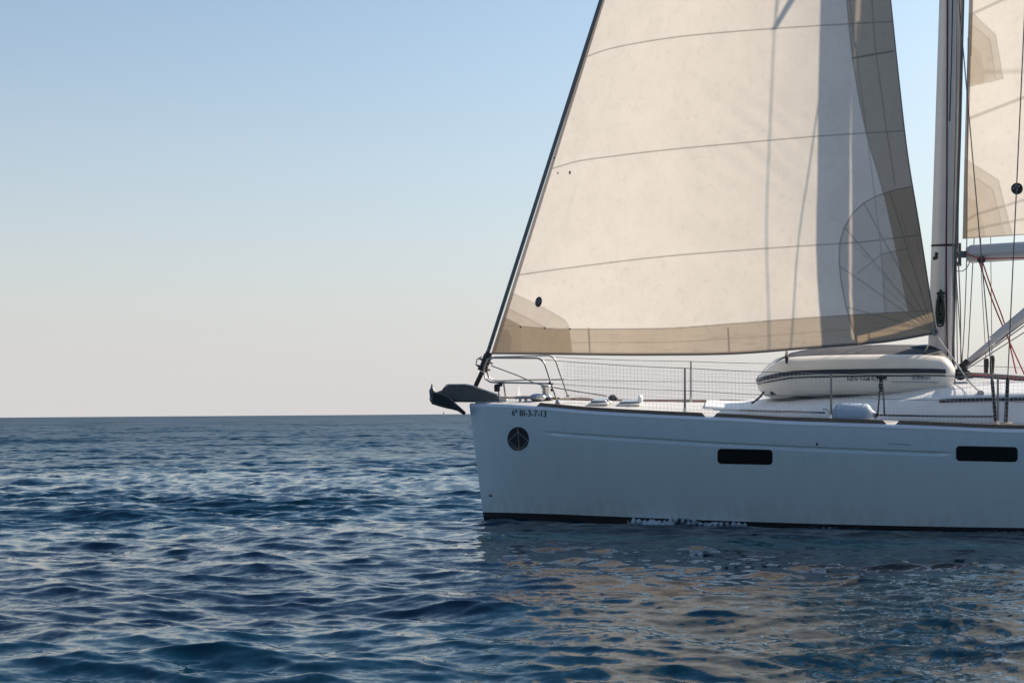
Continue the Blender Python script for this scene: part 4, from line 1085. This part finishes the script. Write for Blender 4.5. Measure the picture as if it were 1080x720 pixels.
def band(a0, a1, name, m, off=.012, i0=3, i1=117, parent=None):
    A = []
    for i in range(i0, i1):
        A.append([tube_pt(i, rad(a0), -.004), tube_pt(i, rad(a0 + .8), off), tube_pt(i, rad((a0 + a1) / 2), off * 1.2), tube_pt(i, rad(a1 - .8), off), tube_pt(i, rad(a1), -.004)])
    return MB().grid(np.array(A)).build(name, m, parent or tube_o, db)
band(6, 19, 'rubbing_strake', M_NAVY, .02); band(-3.5, 1.5, 'rubbing_strake', M_NAVY, .01)
# fabric bottom (now on top)
P = []
xs = np.linspace(tipx[0] - .02, LP(1000, 372, 0)[0], 40)
for x in xs:
    prt = TP[:60]; i = int(np.argmin(np.abs(prt[:, 0] - x))); hv = abs(prt[i, 1]) + .02; zt0 = prt[i, 2] + TR[i] * .86
    bow = sstep(0, .9, x - xs[0])
    row = []
    for s_ in np.linspace(-1, 1, 21):
        rise = (.035 + .095 * bow) * (1 - abs(s_) ** 1.7) + .02 * max(0, 1 - abs(s_) * 7)
        row.append((x, s_ * hv, zt0 + rise * 1.0))
    P.append(row)
P = np.array(P); mb = MB(); mb.grid(P); o = mb.build('bottom', M_COVER, dinghy, db)
md = o.modifiers.new('thick', 'SOLIDIFY'); md.thickness = .02
# transom board and things under the tubes
c = LP(1000, 392, 0); MB().box(c + (-.1, 0, .0), (.035, .7, .36), 0, None, .008).build('transom', M_DARK, dinghy, db)
rope('bow_handle', [LP(829.5, 370.5, .62), LP(828.8, 376, .72), LP(829.6, 383, .76), LP(830.8, 377, .73), LP(830.2, 371, .62)], .012, M_DARK, dinghy, base=db)
def tube_px(px, py, off=.006):
    """point on the near tube seen at a pixel"""
    v = VD + .25
    for _ in range(25):
        p = LP(px, py, v); i = int(np.argmin(np.abs(TP[:60, 0] - p[0]) + (np.arange(60) > 58) * 9)); dz = (p[2] - TP[i, 2]) / TR[i]
        v = -TP[i, 1] + .95 * TR[i] * math.sqrt(max(.02, 1 - dz * dz))
    return LP(px, py, v + off)
vs, fs = text_outlines('NEW YAM ROCIO'); wd = np.ptp(vs[:, 0]); hg = np.ptp(vs[:, 1])
MB().add([tube_px(914.5 + x / wd * 42, 399.6 - y / hg * 4.2) for x, y, _ in vs], fs).build('lettering', M_INK, tube_o, db, smooth=False)
ol = rrect(961, 394.8, 981.5, 400.4, 2.7)
A = [tube_px(x, y, .004) for x, y in ol]; cc = tube_px(971, 397.6, .006); mb = MB(); n = len(A); mb.add(A + [cc], [(i, (i + 1) % n, n) for i in range(n)]); bd_ = mb.build('badge', M_BADGE, tube_o, db)
A = [tube_px(x, y, .009) for x, y in rrect(967, 396.4, 975, 398.2, .8, 0, 3)]; mb = MB(); mb.add(A, [tuple(range(len(A)))]); mb.build('badge_mark', M_ALUD, bd_, db)
# black boxes standing in for the shaded gap beneath the tube
mb = MB()
for px0, px1, py, h in ((812, 842, 413.5, .07), (842, 858, 412.5, .07), (860, 925, 411.5, .06), (925, 982, 409.5, .07)):
    a = LP(px0, py, .42); b = LP(px1, py, .42); mb.box((a + b) / 2, (b[0] - a[0], .3, h), 0, None, .02)
mb.build('gap_shade_block', M_RUBBER, dinghy, db)
MB().box(LP(849, 412, .60), (.17, .04, .08), 0, None, .015).build('label_plate', M_BADGE, dinghy, db)
rope('painter', [LP(805.5, 413.5, .5), LP(801, 419, .62), LP(793, 425, .7)], .014, M_DARK, dinghy, base=db)
rope('lashing', [LP(1003, 404, .6), LP(980, 403, .75), LP(940, 402.6, .78)], .005, M_ROPE, dinghy, base=db)
# folded dark bundle at its stern
bb = LP(984, 372, 0)
bag = MB()
bag.ball(LP(976, 368.5, -.05), .16, 0, 16, 10, (1.5, 1.2, .42)); bag.ball(LP(972, 368, .1), .10, 0, 14, 8, (1.9, 1.0, .5)); bag.ball(LP(962, 368.6, .0), .10, 0, 14, 8, (2.4, 1.0, .45))
bo = bag.build('canvas_bundle', M_NAVY, None, bb)
bo.matrix_world = BM @ Matrix.Translation(Vector(bb)); bo['label'] = 'small dark folded canvas bundle lying on the dinghy just left of the mast'; bo['category'] = 'bundle'

# ------------------------------------------------------------------ fender on the side deck
c0 = LP(880, 436.2, 1.52); c1 = LP(919, 436.6, 1.56)
fb = (c0 + c1) / 2
fen = thing('fender', 'pale blue-white sausage fender lying on the side deck behind the stanchion', 'fender', fb)
d = (c1 - c0); pr = [(-.14, .012), (-.10, .03), (-.07, .035), (-.02, .06), (.04, .105), (.12, .126), (.5, .13), (.88, .126), (.96, .105), (1.02, .06), (1.07, .035), (1.10, .03), (1.14, .012)]
MB().tube([c0 + d * t for t, r in pr], [r for t, r in pr], 20).build('body', M_FENDER, fen, fb)
rope('cord', [c0 + d * -.12, c0 + d * -.2 + (0, 0, .05), LP(868, 431, 1.6)], .008, M_ROPEW, fen, base=fb)

# ------------------------------------------------------------------ coil of rope hung on the mast
rb = LP(992, 310, .16)
coil = MB()
for k_ in range(9):
    w0 = 3.2 + rng.uniform(-1.0, 1.0); x0 = 992 + rng.uniform(-1.5, 1.5); top = 306 + rng.uniform(-2, 4); bot = 335 + rng.uniform(-4, 9); vv = .13 + .012 * k_
    pts = [LP(x0, top, vv), LP(x0 - w0 * .8, (top * 2 + bot) / 3, vv), LP(x0 - w0, (top + bot * 2) / 3, vv), LP(x0 - w0 * .4, bot, vv), LP(x0 + w0 * .5, bot - .5, vv), LP(x0 + w0, (top + bot * 2) / 3, vv), LP(x0 + w0 * .7, (top * 2 + bot) / 3, vv), LP(x0, top, vv)]
    coil.tube(resample(pts, [1] * 8, 40)[0], .013, 7)
coil.tube([LP(988, 309.5, .18), LP(997, 309, .18)], .017, 7); coil.tube([LP(988.5, 313, .19), LP(996, 312.6, .19)], .015, 7)
co_ = coil.build('rope_coil', M_ROPEG, None, rb); co_.matrix_world = BM @ Matrix.Translation(Vector(rb))
co_['label'] = 'dark green coil of rope hanging on the side of the mast near its foot'; co_['category'] = 'rope'

# ------------------------------------------------------------------ sailboats far off
def far_boat(px, dist, h, label, rot=.2):
    d = ray(px, 436); az = math.atan2(d[0], d[1]); c = Vector((math.sin(az) * dist, math.cos(az) * dist, 0))
    r = thing('distant_sailboat', label, 'sailboat', world=Matrix.Translation(c) @ Matrix.Rotation(rot, 4, 'Z'), group='far sailboats on the horizon')
    L_ = h * .72
    P = []
    for x in np.linspace(0, 1, 12):
        b = .16 * L_ * math.sin(math.pi * min(1, .08 + x * .8)) ** .7
        P.append([((x - .5) * L_, -b, .9 - .15 * x), ((x - .5) * L_, -b * .8, .0), ((x - .5) * L_, 0, -.3), ((x - .5) * L_, b * .8, .0), ((x - .5) * L_, b, .9 - .15 * x)])
    P = np.array(P); mb = MB(); mb.grid(P, 0, True); mb.build('hull', M_STRIP, r)
    MB().tube([(0, 0, .5), (.1, 0, h)], [.10, .05], 8).build('mast', M_SAILFAR, r)
    for nm, tri in (('mainsail', [(.15, 0, 2.0), (.2, 0, h * .97), (L_ * .42, -.5, 2.1)]), ('jib', [(-.45 * L_, 0, 1.2), (-.1, 0, h * .9), (-.1, -.6, 1.9)])):
        a, b_, c_ = map(np.array, tri); G = np.array([[a + (b_ - a) * t + (c_ - a) * (1 - t) * s_ + np.array([0, -.35 * math.sin(math.pi * s_) * (1 - t), 0]) for s_ in np.linspace(0, 1, 8)] for t in np.linspace(0, 1, 10)])
        o = MB().grid(G).build(nm, M_SAILFAR, r)
        md = o.modifiers.new('thick', 'SOLIDIFY'); md.thickness = .02
    return r
M_SAILFAR = mat('far_sail', (.55, .55, .55), .8)
far_boat(546.5, 560, 15.0, 'far sailboat whose thin grey sail shows behind the bow pulpit', 1.25)
far_boat(468, 4200, 9.5, 'tiny pale sail speck on the horizon just below the anchor', .4)
print('verts', sum(len(o.data.vertices) for o in SC.objects if o.type == 'MESH'))
